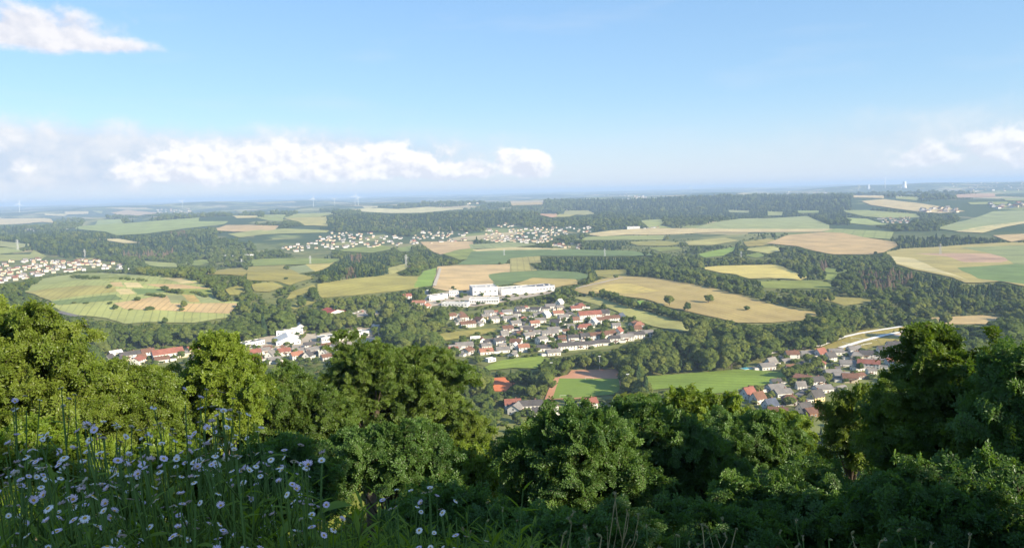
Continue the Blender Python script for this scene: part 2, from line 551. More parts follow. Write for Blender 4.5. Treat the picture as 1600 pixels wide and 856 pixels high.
# name, label, palette, row direction (deg, or None), points in the photograph
FIELDS = [
    ('field', 'pale far fields at the hazy left edge', 'cream', None, [(0, 341), (75, 343), (80, 348), (0, 351)]),
    ('field', 'thin cream field strip far left below the ridge', 'cream', None, [(71, 334.5), (103, 335.5), (100, 338), (72, 337)]),
    ('field', 'far brownish field left of the hill hamlet', 'tan', None, [(177, 333), (200, 329), (245, 333), (215, 337)]),
    ('meadow', 'long yellow green meadow high among the woods, left', 'pale', None, [(123, 357), (159, 345.5), (195, 344), (195, 350), (221, 348), (280, 344), (308, 342), (306, 347), (350, 347), (344, 351), (283, 357), (231, 363.5), (185, 366), (170, 361)]),
    ('field', 'tan field at the right end of the high meadows', 'tan', None, [(337, 360), (357, 353), (431, 354), (421, 361), (368, 362)]),
    ('meadow', 'pale meadow strip above the woods left of the ridge', 'pale', None, [(362, 366), (400, 361), (446, 358.5), (508, 361), (503, 364), (451, 365), (415, 366.5), (380, 370.5)]),
    ('field', 'small cream clearing in the dark woods, left', 'cream', None, [(154, 374.6), (185, 374), (218, 379.5), (193, 380)]),
    ('field', 'grey green field at the left edge above the village', 'ash', None, [(0, 377.7), (49, 383), (28, 388), (0, 385)]),
    ('meadow', 'light yellow green meadow at the left edge', 'pale', None, [(0, 388), (26, 389), (33, 394), (0, 397)]),
    ('meadow', 'pale meadow directly above the left village', 'pale', None, [(0, 399), (46, 398.5), (50, 392), (69, 401), (62, 405), (0, 408)]),
    ('meadow', 'small light meadow by the trees, right of left village', 'pale', None, [(224, 408.5), (272, 412), (279, 417.5), (252, 417), (236, 415)]),
    ('meadow', 'little green meadow below the pale shed, left of centre', 'green', None, [(283, 412), (316, 406), (332, 408.5), (311, 415.5)]),
    ('meadow', 'yellowish meadow running into the valley woods', 'olive', None, [(296, 426), (329, 424), (360, 420), (378, 419), (392, 425), (380, 432), (360, 430), (326, 429)]),
    ('meadow', 'broad domed hill meadow on the left', 'pale', 20, [(38, 457), (67, 436), (90, 432), (123, 428), (160, 427), (206, 429), (257, 434), (301, 437), (311, 444), (330, 452), (332, 462), (347, 473), (375, 470), (362, 486), (355, 497), (303, 505), (231, 504), (195, 507), (167, 498), (103, 491), (85, 482), (80, 471)]),
    ('field', 'green plot at the top of the domed hill', 'green', None, [(123, 429), (180, 429), (205, 434), (185, 445), (150, 437)]),
    ('field', 'tan plot beside the round bush on the domed hill', 'tan', None, [(172, 442), (190, 441.5), (195, 449), (177, 448)]),
    ('field', 'yellow plot near the top of the domed hill', 'cream', None, [(193, 442.5), (216, 442.5), (225, 450), (198, 450)]),
    ('field', 'bright straw plot in the middle of the domed hill', 'cream', None, [(180, 453), (203, 452), (212, 460), (188, 461)]),
    ('field', 'bluish green plot right of the straw plot', 'teal', None, [(206, 452), (265, 452), (262, 457), (216, 461)]),
    ('field', 'pale cream strip at the right top of the domed hill', 'cream', None, [(254, 435.5), (283, 435.5), (310, 443), (285, 444.5)]),
    ('field', 'tan strip below the cream strip on the domed hill', 'tan', None, [(226, 445), (283, 445), (329, 452), (257, 452)]),
    ('field', 'green plot at the right shoulder of the domed hill', 'green', None, [(278, 452.5), (329, 453.5), (332, 462), (303, 461), (283, 460)]),
    ('field', 'pale green plot low on the domed hill', 'ash', None, [(257, 462), (283, 461.5), (296, 473), (267, 474)]),
    ('field', 'narrow brown plot between two pale plots', 'brown', None, [(284, 461.5), (303, 462), (312, 473), (297, 473)]),
    ('field', 'pale plot at the lower right of the domed hill', 'ash', None, [(305, 462.5), (331, 463), (346, 474), (314, 474)]),
    ('field', 'wide tan field across the lower domed hill', 'tan', 10, [(177, 475), (260, 462), (267, 475), (372, 475), (362, 488), (357, 491), (257, 486), (195, 484)]),
    ('field', 'long pale stripe on the left flank of the domed hill', 'straw', 15, [(38, 457), (128, 447), (180, 448), (182, 457), (77, 470)]),
    ('field', 'blue green stripe on the left flank of the domed hill', 'teal', 15, [(80, 472), (180, 461), (193, 469), (134, 474), (92, 478)]),
    ('field', 'far pale field left of the wooded ridge top', 'pale', None, [(400, 340), (441, 341.5), (440, 346), (423, 345.5)]),
    ('field', 'pale green far field above the olive slope', 'pale', None, [(449, 341), (469, 334.5), (526, 333), (523, 335), (498, 339)]),
    ('field', 'olive slope at the left end of the wooded ridge', 'straw', None, [(449, 342.5), (507, 340.5), (509, 353), (477, 352), (469, 347)]),
    ('field', 'cream fields on the far hill behind the wooded ridge', 'cream', None, [(552, 329), (580, 326), (621, 327.5), (667, 324.5), (742, 326), (696, 329), (657, 332.5), (613, 333), (575, 331)]),
    ('meadow', 'green meadow in front of the far village', 'green', None, [(531, 392), (559, 388), (595, 385), (611, 389), (580, 395), (544, 393)]),
    ('meadow', 'small meadow between two groves below the far village', 'green', None, [(621, 389), (644, 385), (639, 393), (626, 393)]),
    ('field', 'tan field under the far village, centre', 'tan', 60, [(662, 380), (734, 379), (739, 389), (719, 390.5), (690, 397), (680, 393)]),
    ('field', 'green wedge below the tan far field', 'green', None, [(696, 397.5), (719, 391.5), (742, 389.5), (737, 403), (719, 406)]),
    ('field', 'grey green strip right below the far village', 'ash', None, [(739, 383), (800, 380), (835, 383), (800, 387), (742, 389)]),
    ('field', 'cream strip crossing behind the blue green crop', 'cream', None, [(744, 391), (800, 387.5), (885, 390), (860, 392), (800, 392), (750, 394)]),
    ('field', 'wide blue green crop field in the middle distance', 'teal', 35, [(735, 405), (742, 395), (800, 393), (885, 392), (980, 394), (1021, 400), (990, 401), (890, 401), (840, 401), (800, 404), (790, 412), (719, 413)]),
    ('meadow', 'green hill top meadow left of the grove', 'green', None, [(400, 407), (433, 405), (485, 405), (531, 406), (511, 412), (478, 413), (451, 414), (400, 416)]),
    ('field', 'bright yellow strip left of the grove', 'yellow', None, [(480, 414), (523, 408), (511, 417.5), (493, 424)]),
    ('field', 'dull green plot beside the yellow strip', 'ash', None, [(451, 419), (477, 415), (490, 424), (464, 428)]),
    ('meadow', 'dry olive slope left of the grove', 'olive', None, [(392, 420), (441, 414), (464, 429), (485, 434), (451, 444), (433, 439), (392, 437)]),
    ('meadow', 'large olive meadow above the valley trees', 'olive', None, [(500, 457), (503, 444.5), (554, 437), (590, 434), (613, 429), (626, 434), (652, 434), (647, 450), (621, 453.5), (554, 460), (510, 463)]),
    ('field', 'bright green field left of the ploughed field', 'bright', 80, [(653, 434), (662, 424), (683, 419), (680, 432), (676, 447), (647, 450)]),
    ('ploughed_field', 'tan ripe field behind the white factory', 'tan', 80, [(690, 419), (734, 416), (791, 415.5), (793, 426), (768, 429), (775, 448), (703, 452), (683, 448)]),
    ('field', 'dark green crop right of the tan ripe field', 'teal', 70, [(769, 430), (793, 427), (850, 424), (900, 427), (922, 433), (900, 437), (880, 437), (836, 435), (800, 443), (778, 446)]),
    ('meadow', 'small olive slope in the valley woods', 'olive', None, [(455, 458), (487, 447), (492, 452), (460, 465), (450, 467)]),
    ('meadow', 'olive glade low in the valley woods', 'olive', None, [(447, 480), (470, 473), (495, 468), (490, 474), (460, 484)]),
    ('field', 'tan patch between the grove and the tree belt', 'straw', None, [(606, 420), (639, 411), (634, 420), (611, 429)]),
    ('field', 'pinkish field cut into the wooded ridge', 'pink', None, [(837, 335), (869, 333), (869, 339), (862, 340)]),
    ('field', 'pale olive field cut into the wooded ridge', 'straw', None, [(870, 339), (885, 330.5), (916, 330), (927, 334.5), (890, 338.5)]),
    ('meadow', 'pale green clearing below the long ridge', 'pale', None, [(1003, 346), (1031, 344), (1038, 347), (1031, 352), (1047, 356), (1016, 356)]),
    ('field', 'broad pale green fields right of the clearing', 'ash', 10, [(1090, 357), (1116, 349), (1160, 343), (1200, 342.5), (1257, 339.5), (1290, 352), (1290, 357)]),
    ('field', 'long cream field crossing right of the far village', 'cream', None, [(918, 366), (959, 361), (1018, 358), (1134, 359), (1300, 359), (1290, 363), (1114, 363.5), (1083, 365), (1031, 367), (980, 367), (944, 369)]),
    ('field', 'pale green strip under the long cream field', 'pale', None, [(898, 376), (923, 371), (954, 369.8), (1031, 369), (1029, 375), (967, 375)]),
    ('meadow', 'small meadow among bushes below the cream field', 'green', None, [(1016, 388), (1057, 387), (1065, 390.5), (1031, 393)]),
    ('field', 'green triangle of crop among the hedges', 'bright', None, [(1093, 398), (1114, 393), (1147, 387), (1144, 393), (1129, 399.5), (1103, 402)]),
    ('field', 'little green plot above the belt of woods', 'green', None, [(1165, 399.5), (1186, 396), (1196, 401), (1180, 403)]),
    ('field', 'striped olive field left of the dark spruce block', 'straw', 0, [(800, 405), (841, 402), (844, 411), (826, 412), (838, 422), (800, 424)]),
    ('meadow', 'olive meadow at the end of the farm track', 'olive', None, [(931, 424), (977, 423), (977, 432), (954, 434), (936, 432)]),
    ('field', 'brownish field right of the factory', 'brown', None, [(836, 436), (895, 438), (903, 444), (877, 447), (864, 450), (808, 445)]),
    ('field', 'big brown hillside field with lone trees', 'brown', 20, [(900, 457), (941, 442), (970, 437), (1018, 439), (1070, 446), (1121, 455), (1160, 464), (1200, 475), (1276, 488), (1245, 497), (1200, 500), (1150, 500), (1100, 490), (1050, 480), (1010, 468), (940, 460), (925, 462)]),
    ('field', 'bright straw patch on the brown hillside field', 'yellow', 20, [(929, 452), (947, 447), (977, 444.5), (1024, 455), (988, 459), (939, 457)]),
    ('field', 'yellow green mown field beside the village', 'straw', 35, [(895, 466), (913, 464), (936, 466), (980, 480), (1040, 496), (1098, 511), (1100, 519), (1065, 519), (1021, 511), (985, 497), (950, 482), (920, 474)]),
    ('meadow', 'tiny green gap in the hedge above the mown field', 'bright', None, [(995, 471), (1006, 471), (1002, 482)]),
    ('field', 'yellow olive field above the right woods', 'yellow', None, [(1096, 420), (1134, 417.5), (1200, 416), (1215, 417), (1255, 433), (1245, 437), (1200, 434), (1172, 435), (1152, 429), (1130, 427)]),
    ('field', 'tan yellow field on the far rise, right', 'cream', None, [(1352, 316), (1385, 313.5), (1431, 318.5), (1475, 325), (1501, 330), (1465, 332.5), (1431, 330), (1400, 326), (1365, 321)]),
    ('meadow', 'pale green field above the small right village', 'pale', None, [(1323, 330), (1359, 330), (1424, 335), (1431, 340), (1380, 340.5), (1352, 338), (1328, 333)]),
    ('meadow', 'pale strip left of the small right village', 'pale', None, [(1326, 342), (1354, 343), (1385, 351), (1359, 352), (1331, 349)]),
    ('field', 'pale cream green field left of the dark wood', 'pale', None, [(1290, 363), (1310, 359), (1390, 363.5), (1384, 373), (1344, 371), (1316, 366)]),
    ('field', 'large tan field on the right plain', 'tan', 15, [(1205, 381), (1236, 370), (1290, 366), (1316, 367), (1344, 372.5), (1390, 379), (1400, 383), (1377, 393), (1354, 396), (1303, 396), (1272, 390.5), (1251, 385)]),
    ('field', 'pale green slope at the far right edge', 'ash', None, [(1472, 356), (1498, 348), (1552, 333), (1600, 331.5), (1640, 331), (1640, 341), (1600, 346), (1534, 357), (1501, 360)]),
    ('field', 'cream strip under the far right slope', 'cream', None, [(1501, 361), (1600, 347), (1640, 342), (1640, 345), (1600, 350), (1540, 363)]),
    ('field', 'tan patch at the right edge behind the wood', 'tan', None, [(1557, 369), (1600, 367), (1640, 367), (1640, 374), (1600, 375), (1583, 378)]),
    ('field', 'wide olive field on the right', 'straw', 60, [(1390, 398), (1413, 393), (1470, 390.5), (1516, 387), (1560, 385), (1640, 384), (1640, 448), (1600, 444.5), (1560, 437), (1529, 439), (1508, 439), (1490, 432), (1431, 421), (1406, 414), (1398, 403)]),
    ('field', 'cream verge along the tree belt of the olive field', 'cream', None, [(1399, 404), (1431, 407), (1457, 419), (1490, 430), (1508, 438), (1490, 431), (1431, 420), (1406, 413)]),
    ('field', 'pink bare patch in the wide right field', 'pink', None, [(1436, 398), (1488, 397.5), (1552, 398.5), (1578, 406), (1560, 410), (1508, 410), (1483, 402)]),
    ('field', 'pale green crop at the right edge', 'ash', 60, [(1508, 389), (1600, 386), (1640, 386), (1640, 412), (1585, 412), (1572, 403), (1540, 395)]),
    ('field', 'blue green crop along the lower right edge', 'teal', 60, [(1503, 421), (1585, 416), (1640, 419), (1640, 446), (1600, 443), (1534, 436)]),
    ('meadow', 'green glade left of the brown dying spruces', 'green', None, [(1292, 420), (1329, 424), (1308, 428), (1303, 438), (1290, 436)]),
    ('meadow', 'green meadow in front of the brown dying spruces', 'green', None, [(1190, 441), (1277, 439), (1308, 448), (1290, 451), (1200, 450)]),
    ('meadow', 'olive glade in the right woods', 'olive', None, [(1275, 466), (1310, 464.6), (1344, 466), (1377, 472), (1344, 475), (1318, 478), (1298, 471.5)]),
    ('field', 'tan field behind the big dark tree, right edge', 'tan', None, [(1450, 497), (1534, 493), (1564, 496), (1552, 507), (1480, 507)]),
    ('field', 'thin pale strip on the far left ridge foot', 'cream', None, [(103, 331.5), (136, 331), (136, 334.5), (105, 335.5)]),
    ('field', 'small pale field right of the far left strip', 'pale', None, [(144, 330), (160, 330.5), (158, 334)]),
    ('field', 'pale speck of field on the far blue hill, left of centre', 'pale', None, [(350, 330.5), (383, 330), (380, 333)]),
    ('field', 'narrow cream field behind the left conifer woods', 'cream', None, [(365, 338), (400, 338), (402, 340.5), (372, 341)]),
    ('field', 'pale green far strip left of the olive slope', 'pale', None, [(413, 336.5), (446, 336.5), (441, 340.5), (415, 339.5)]),
    ('field', 'cream speck above the cream fields on the far hill', 'cream', None, [(567, 323), (590, 322.5), (588, 325)]),
    ('field', 'tan field on the far plain left of the long ridge', 'tan', None, [(800, 315), (848, 314), (845, 320), (802, 321)]),
    ('field', 'cream strip on the far plain right of the long ridge', 'cream', None, [(1334, 306), (1380, 306.5), (1378, 310), (1336, 309)]),
    ('field', 'pale strip right of the cream strip on the far plain', 'pale', None, [(1400, 308), (1436, 309.5), (1430, 313), (1402, 311)]),
    ('field', 'pinkish field on the far right plain', 'pink', None, [(1496, 305), (1550, 303), (1552, 308), (1500, 309)]),
    ('field', 'green far field at the right edge under the high ground', 'ash', None, [(1570, 310), (1640, 309), (1640, 315), (1575, 314)]),
    ('field', 'pale far field above the cream strip of the right slope', 'pale', None, [(1516, 317), (1570, 316), (1572, 320), (1520, 320)]),
    ('meadow', 'pale clearing at the right end of the long ridge woods', 'pale', None, [(1200, 331.5), (1222, 332), (1220, 337), (1200, 337)]),
    ('meadow', 'thin pale clearing near the top right of the long ridge', 'pale', None, [(1246, 330), (1280, 330), (1276, 333), (1248, 333)]),
    ('meadow', 'pale clearing on the front of the long ridge', 'ash', None, [(1139, 329), (1170, 330), (1168, 333), (1142, 332)]),
    ('meadow', 'light pasture between hedges right of the far village', 'olive', None, [(985, 379), (1030, 377), (1060, 381), (1040, 384.5), (1000, 384)]),
    ('meadow', 'second light pasture between hedges, further right', 'straw', None, [(1075, 378), (1130, 373), (1150, 377), (1110, 383), (1080, 383)]),
    ('meadow', 'third light pasture among bushes before the tan plain', 'olive', None, [(1165, 379), (1200, 374), (1215, 378), (1190, 384), (1170, 385)]),
    ('meadow', 'pasture strip above the dark tree belt', 'straw', None, [(1160, 390), (1205, 386), (1225, 391), (1200, 396)]),
    ('meadow', 'light pasture in the bushy valley left of the grove', 'olive', None, [(395, 446), (425, 442), (440, 449), (420, 456), (400, 455)]),
    ('meadow', 'pale pasture at the right end of the left village', 'pale', None, [(120, 404), (150, 404.5), (148, 407), (125, 406.5)]),
    ('meadow', 'grass patch right of the domed hill', 'olive', None, [(352, 453), (372, 447), (385, 452), (372, 462), (358, 462)]),
    ('meadow', 'yellowish meadow inside the village, left', 'olive', None, [(668, 526), (720, 518), (774, 514), (780, 519), (745, 525), (728, 528), (687, 534)]),
    ('meadow', 'green meadow between village and tennis court', 'lawn', None, [(757, 575), (784, 564), (846, 557), (859, 563), (838, 577), (800, 576), (764, 580)]),
    ('meadow', 'wide green meadow right of the football pitch', 'lawn', 75, [(1011, 589), (1083, 584), (1160, 578), (1232, 584), (1224, 594), (1191, 604), (1157, 612), (1108, 617), (1057, 607), (1006, 612)]),
    ('meadow', 'strip of grass between the white paths', 'olive', None, [(1180, 569), (1224, 555), (1280, 545), (1318, 531), (1345, 517), (1405, 512), (1470, 514), (1470, 527), (1420, 531), (1380, 540), (1335, 551), (1300, 549), (1240, 556), (1200, 566)]),
    ('riding_ground', 'pale gravel ground at the end of the white paths', 'gravel', None, [(1388, 524), (1444, 514.5), (1475, 517), (1470, 525), (1411, 529)]),
]
# built-up ground: name, label, palette, points
YARDS = [
    ('gardens', 'gardens and lawns between the village houses', 'garden', [(690, 497), (720, 488), (800, 480), (905, 473), (925, 474), (985, 497), (1025, 515), (1020, 527), (985, 535), (960, 545), (905, 551), (862, 558), (846, 557), (784, 563), (757, 572), (700, 560), (690, 545), (728, 529), (781, 520), (775, 513), (720, 517), (700, 512)]),
    ('factory_yard', 'paved yard round the white factory', 'gravel', [(655, 466), (700, 456), (780, 452), (872, 450), (860, 459), (800, 470), (740, 480), (700, 476), (668, 480)]),
    ('gardens', 'gardens of the right village', 'garden', [(1150, 577), (1185, 566), (1250, 551), (1330, 545), (1400, 535), (1470, 535), (1480, 600), (1400, 640), (1300, 680), (1150, 670), (1140, 632), (1160, 614), (1195, 604), (1232, 590), (1232, 583)]),
    ('works_yard', 'grey yard between the sheds, left', 'gravel', [(384, 548), (400, 530), (470, 515), (500, 522), (560, 512), (600, 514), (600, 530), (560, 538), (500, 546), (460, 552)]),
    ('gardens', 'gardens round the left row of houses', 'garden', [(165, 560), (175, 548), (240, 545), (300, 540), (330, 545), (395, 552), (460, 550), (545, 540), (545, 570), (395, 575), (165, 580)]),
    ('gardens', 'gardens of the houses below the football pitch', 'garden', [(770, 630), (800, 622), (850, 627), (900, 628), (1000, 628), (1000, 690), (770, 690)]),
    ('car_park', 'pale car park beside the red roofed hall', 'gravel', [(545, 492), (566, 484), (580, 487), (600, 486), (600, 490), (572, 494), (550, 497)]),
]
SPORT = [
    ('running_track', 'red brown running track at the far end and left of the football pitch', 'clay', [(851, 625), (864, 592), (887, 586), (893, 579), (962, 577.5), (974, 592), (972, 606), (967, 611), (900, 624)]),
    ('football_pitch', 'bright green football pitch ringed by a red track', 'lawn', [(874, 592), (966.5, 592.5), (970, 609), (960, 617), (903, 622), (863, 624)]),
    ('tennis_court', 'orange red tennis courts left of the football pitch', 'court', [(760, 592), (805, 588.5), (811, 595), (800, 603), (790, 612), (760, 612)]),
]
def widen(pts):
    mx, my = sum(p[0] for p in pts) / len(pts), sum(p[1] for p in pts) / len(pts)
    if my > 470 or (mx < 375 and 424 < my < 510) or 640 < mx < 700 and my > 415: return pts
    wx = min(1.14, 1.0 + 14.0 / (max(p[0] for p in pts) - min(p[0] for p in pts) + 1))
    return [(mx + (p[0] - mx) * wx, my + (p[1] - my) * 1.16) for p in pts]


k = 0
FIELDS = [(a, b, c_, d_, widen(p)) for a, b, c_, d_, p in FIELDS]
for nm, lab, pal, ang, pts in FIELDS:
    g, hit = ground([p[0] for p in chaikin(pts)], [p[1] for p in chaikin(pts)])
    dm = float(np.median(np.hypot(g[:, 0], g[:, 1])))
    base = PAL[pal]
    jr = random.Random(1000 + k); ja = jr.uniform(0.92, 1.08); jit = [ja * jr.uniform(0.965, 1.035) for _ in range(3)]
    cc = tuple(b * j * 1.0 for b, j in zip(base, jit))
    wv = max(9.0, 0.008 * dm) if ang is not None else max(14.0, 0.012 * dm)
    fm = field_material('crop_%02d' % k, cc, math.radians(ang if ang is not None else jr.uniform(0, 180)), wv, 0.60 if ang is not None else 0.40, 0.18,
                        tuple(q * r for q, r in zip(cc, (jr.uniform(0.98, 1.14), 1.03, 0.9))))
    me = drape(nm, ragged(g), 0.05 + 0.02 * (k % 40), fm)
    if me: tag(link(nm, me), lab, kind='structure')
    FIELD_PX.append(pts)
    k += 1
for nm, lab, pal, pts in YARDS + SPORT:
    sport = (nm, lab, pal, pts) in SPORT
    p2 = pts if sport else chaikin(pts)
    g, hit = ground([p[0] for p in p2], [p[1] for p in p2])
    cc = tuple(q * (0.7 if pal == 'gravel' else 1.0) for q in PAL[pal])
    me = drape(nm, g[:, :2], 0.02 + 0.03 * (k % 5) + (0.12 if sport else 0.0), field_material('yard_%02d' % k, cc, 1.5, 7.0 if nm == 'football_pitch' else 0, 0.25, 0.30 if pal == 'garden' else 0.10))
    tag(link(nm, me), lab, kind='structure')
    k += 1
    if sport: FIELD_PX.append(pts)
BUILT_PX = [y[3] for y in YARDS]

# ---------------------------------------------------------------- roads and paths


def ribbon(name, label, pts, width, material, lift=0.35):
    g, _ = ground([p[0] for p in pts], [p[1] for p in pts])
    P = [Vector((q[0], q[1])) for q in g]
    # resample
    out = [P[0]]
    for a, b in zip(P, P[1:]):
        n = max(1, int((b - a).length / 8.0))
        out += [a.lerp(b, (j + 1) / n) for j in range(n)]
    L, Rr = [], []
    for j, p in enumerate(out):
        t = (out[min(j + 1, len(out) - 1)] - out[max(j - 1, 0)]).normalized()
        nrm = Vector((-t.y, t.x)) * width / 2
        L.append(p + nrm); Rr.append(p - nrm)
    vs, fs = [], []
    for a, b in zip(L, Rr):
        for q in (a, b):
            vs.append((q.x, q.y, float(T(q.x, q.y)) + 0.2 + 0.0004 * q.length + lift + 0.9))
    fs = [(2 * j, 2 * j + 1, 2 * j + 3, 2 * j + 2) for j in range(len(out) - 1)]
    return tag(link(name, mesh(name, vs, fs, material)), label, kind='structure')


M_ASPHALT = mat('asphalt', (0.17, 0.155, 0.14), 0.9, 0.08, 0.4)
M_TRACK = mat('pale_track', (0.50, 0.43, 0.33), 0.9, 0.08, 0.3)
M_WHITEPATH = mat('white_path', (0.78, 0.75, 0.68), 0.9, 0.05, 0.3)
ribbon('village_street', 'grey street climbing through the village', [(800, 528), (812, 514), (822, 500), (812, 493), (806, 488)], 7, M_ASPHALT)
ribbon('village_street', 'grey side street at the lower village edge', [(856, 548), (872, 538), (895, 536), (912, 530)], 8, M_ASPHALT, 0.38)
ribbon('village_street', 'street behind the upper village houses', [(880, 482), (893, 492), (905, 503)], 6, M_ASPHALT, 0.41)
ribbon('farm_track', 'pale farm track climbing to the olive meadow', [(893, 453), (912, 449), (940, 443), (972, 435)], 6, M_TRACK)
ribbon('field_track', 'pale track between bright green and tan field', [(679, 448), (684, 434), (688, 420)], 6, M_TRACK)
ribbon('country_road', 'grey road at the foot of the domed hill', [(88, 488), (112, 494), (132, 500), (138, 510), (138, 520)], 8, M_ASPHALT)
ribbon('country_road', 'pale road line on the wooded ridge', [(1072, 342), (1114, 346.5)], 14, M_TRACK)
ribbon('white_path', 'long white path curving above the right village', [(1144, 569), (1165, 564), (1224, 549.5), (1251, 546.5), (1280, 543), (1316, 529.5), (1344, 523), (1418, 511)], 5.0, M_WHITEPATH, 0.6)
ribbon('white_path', 'second white path leading to the gravel ground', [(1313, 546), (1345, 536), (1380, 526.5), (1444, 514.5)], 6.0, M_WHITEPATH, 0.63)
ribbon('village_street', 'street running through the right village', [(1215, 640), (1260, 612), (1300, 590), (1310, 575), (1400, 560)], 6, M_ASPHALT, 0.44)


# ---------------------------------------------------------------- trees of the middle distance and the woods
def foliage_material(key, dark, mid, light, trans=0.25, attr=True):
    mt = bpy.data.materials.new(key); mt.use_nodes = True
    t = NT(mt.node_tree)
    if attr:
        at = t.n('ShaderNodeAttribute', attribute_type='INSTANCER', attribute_name='tint')
        v = at.outputs['Fac']
    else:
        v = t.n('ShaderNodeObjectInfo').outputs['Random']
    ob = t.n('ShaderNodeTexCoord').outputs['Object']
    n1 = t.noise(ob, 9.0, 3, 0.6)
    c1 = t.mix(t.mr(v, 0.0, 0.55), dark, mid)
    c1 = t.mix(t.mr(v, 0.55, 1.0), c1, light)
    cc = t.mix(t.mr(n1, 0.3, 0.7), t.mix(0.45, c1, tuple(q * 0.55 for q in mid)), t.mix(0.3, c1, tuple(q * 1.35 for q in light)))
    a = t.n('ShaderNodeBsdfDiffuse'); t.link(cc, a.inputs[0])
    b = t.n('ShaderNodeBsdfTranslucent'); t.link(t.mix(0.5, cc, (light[0] * 1.6, light[1] * 1.5, light[2] * 0.6)), b.inputs[0])
    mx = t.n('ShaderNodeMixShader'); mx.inputs[0].default_value = trans
    t.link(a.outputs[0], mx.inputs[1]); t.link(b.outputs[0], mx.inputs[2])
    t.link(mx.outputs[0], t.n('ShaderNodeOutputMaterial').inputs[0])
    return mt


M_LEAF_I = foliage_material('wood_leaf', (0.042, 0.080, 0.020), (0.088, 0.132, 0.030), (0.165, 0.185, 0.046))
M_LEAF_O = foliage_material('tree_leaf', (0.042, 0.080, 0.020), (0.088, 0.132, 0.030), (0.165, 0.185, 0.046), attr=False)
M_NEEDLE_I = foliage_material('wood_needle', (0.022, 0.046, 0.022), (0.036, 0.066, 0.030), (0.055, 0.085, 0.034), 0.1)
M_DEAD_I = foliage_material('dying_needle', (0.13, 0.10, 0.065), (0.17, 0.125, 0.08), (0.20, 0.15, 0.10), 0.1)
M_BARK = mat('bark', (0.10, 0.08, 0.06), 0.95, 0.2, 3.0, coords='obj')


def ico():
    bm = bmesh.new()
    bmesh.ops.create_icosphere(bm, subdivisions=2, radius=1.0)
    v = np.array([q.co[:] for q in bm.verts]); f = [[q.index for q in p.verts] for p in bm.faces]
    bm.free()
    return v, np.array(f)


ICO_V, ICO_F = ico()


def rand_dirs(n, rng):
    v = rng.normal(size=(n, 3))
    return v / np.linalg.norm(v, axis=1)[:, None]


def tufts(P, N, size, rng, aspect=0.6):
    """one bent leaf tuft (two triangles) at each point, facing roughly along N"""
    n = len(P)
    a = np.cross(N, rand_dirs(n, rng)); a /= np.linalg.norm(a, axis=1)[:, None] + 1e-9
    b = np.cross(N, a)
    tilt = rng.uniform(-0.7, 0.7, (n, 1))
    a = a * np.cos(tilt) + N * np.sin(tilt)
    s = size * rng.uniform(0.6, 1.3, (n, 1))
    V = np.stack([P - a * s, P + b * s * aspect + N * s * 0.2, P + a * s, P - b * s * aspect + N * s * 0.2], axis=1).reshape(-1, 3)
    F = np.arange(4 * n).reshape(-1, 4)
    return V, np.concatenate([F[:, [0, 1, 2]], F[:, [0, 2, 3]]])


def crown_mesh(name, material, seed, kind='round', lobes=15, ntuft=520):
    """a crown of unit height, standing on z = 0.12 .. 1"""
    rng = np.random.default_rng(seed)
    Vs, Fs, k = [], [], 0
    if kind == 'cone':
        n = 11
        for j in range(n):
            z = 0.10 + 0.86 * j / n
            r = 0.20 * (1 - (z - 0.08) / 0.98) + 0.015
            ang = rng.uniform(0, 7, 1)
            vv = ICO_V * np.array([r, r, 0.09]) * (1 + 0.28 * rng.uniform(-1, 1, (len(ICO_V), 1)))
            vv = vv + np.array([rng.uniform(-.02, .02), rng.uniform(-.02, .02), z])
            Vs.append(vv); Fs.append(ICO_F + k); k += len(vv)
        m_ = ntuft
        z = rng.uniform(0.05, 1.0, m_) ** 1.15
        th = rng.uniform(0, 6.283, m_)
        r = 0.235 * (1 - z) * rng.uniform(0.75, 1.25, m_) + 0.012
        P = np.stack([r * np.cos(th), r * np.sin(th), z], axis=1)
        N = np.stack([np.cos(th), np.sin(th), np.full(m_, 0.35)], axis=1); N /= np.linalg.norm(N, axis=1)[:, None]
        tv, tf = tufts(P, N, 0.036, rng, 0.45)
        Vs.append(tv); Fs.append(tf + k)
    else:
        cz, hx, hz = 0.56, 0.33, 0.34
        C = rand_dirs(lobes, rng) * rng.uniform(0.55, 0.92, (lobes, 1)) * np.array([hx, hx, hz]) + np.array([0, 0, cz])
        C[0] = (0, 0, cz)
        rr = rng.uniform(0.115, 0.19, lobes); rr[0] = 0.25
        for c_, r in zip(C, rr):
            vv = ICO_V * r * (1 + 0.22 * rng.uniform(-1, 1, (len(ICO_V), 1))) * np.array([1, 1, 0.85]) + c_
            Vs.append(vv); Fs.append(ICO_F + k); k += len(vv)
        pick = rng.integers(0, lobes, ntuft)
        N = rand_dirs(ntuft, rng); N[:, 2] = np.abs(N[:, 2]) * 0.9 + N[:, 2] * 0.1
        P = C[pick] + N * rr[pick][:, None] * rng.uniform(0.92, 1.22, (ntuft, 1)) * np.array([1, 1, 0.88])
        tv, tf = tufts(P, N, 0.040, rng, 0.6)
        Vs.append(tv); Fs.append(tf + k)
    return mesh(name, np.vstack(Vs), np.vstack(Fs).tolist(), material)


def trunk_mesh(name, seed, tall=False):
    rng = random.Random(seed)
    b = MB()
    b.tube([(0, 0, -0.06), (0.004, 0, 0.12), (0.01, 0.006, 0.34), (0.0, 0.01, 0.6 if not tall else 0.93)], [0.03, 0.021, 0.016, 0.005], 7)
    for j in range(0 if tall else 6):
        a = rng.uniform(0, 6.28); z = rng.uniform(0.2, 0.42); L = rng.uniform(0.18, 0.27)
        b.tube([(0, 0, z), (L * .5 * math.cos(a), L * .5 * math.sin(a), z + 0.09), (L * math.cos(a), L * math.sin(a), z + 0.22)], [0.011, 0.008, 0.003], 5)
    return b.data(name, M_BARK)


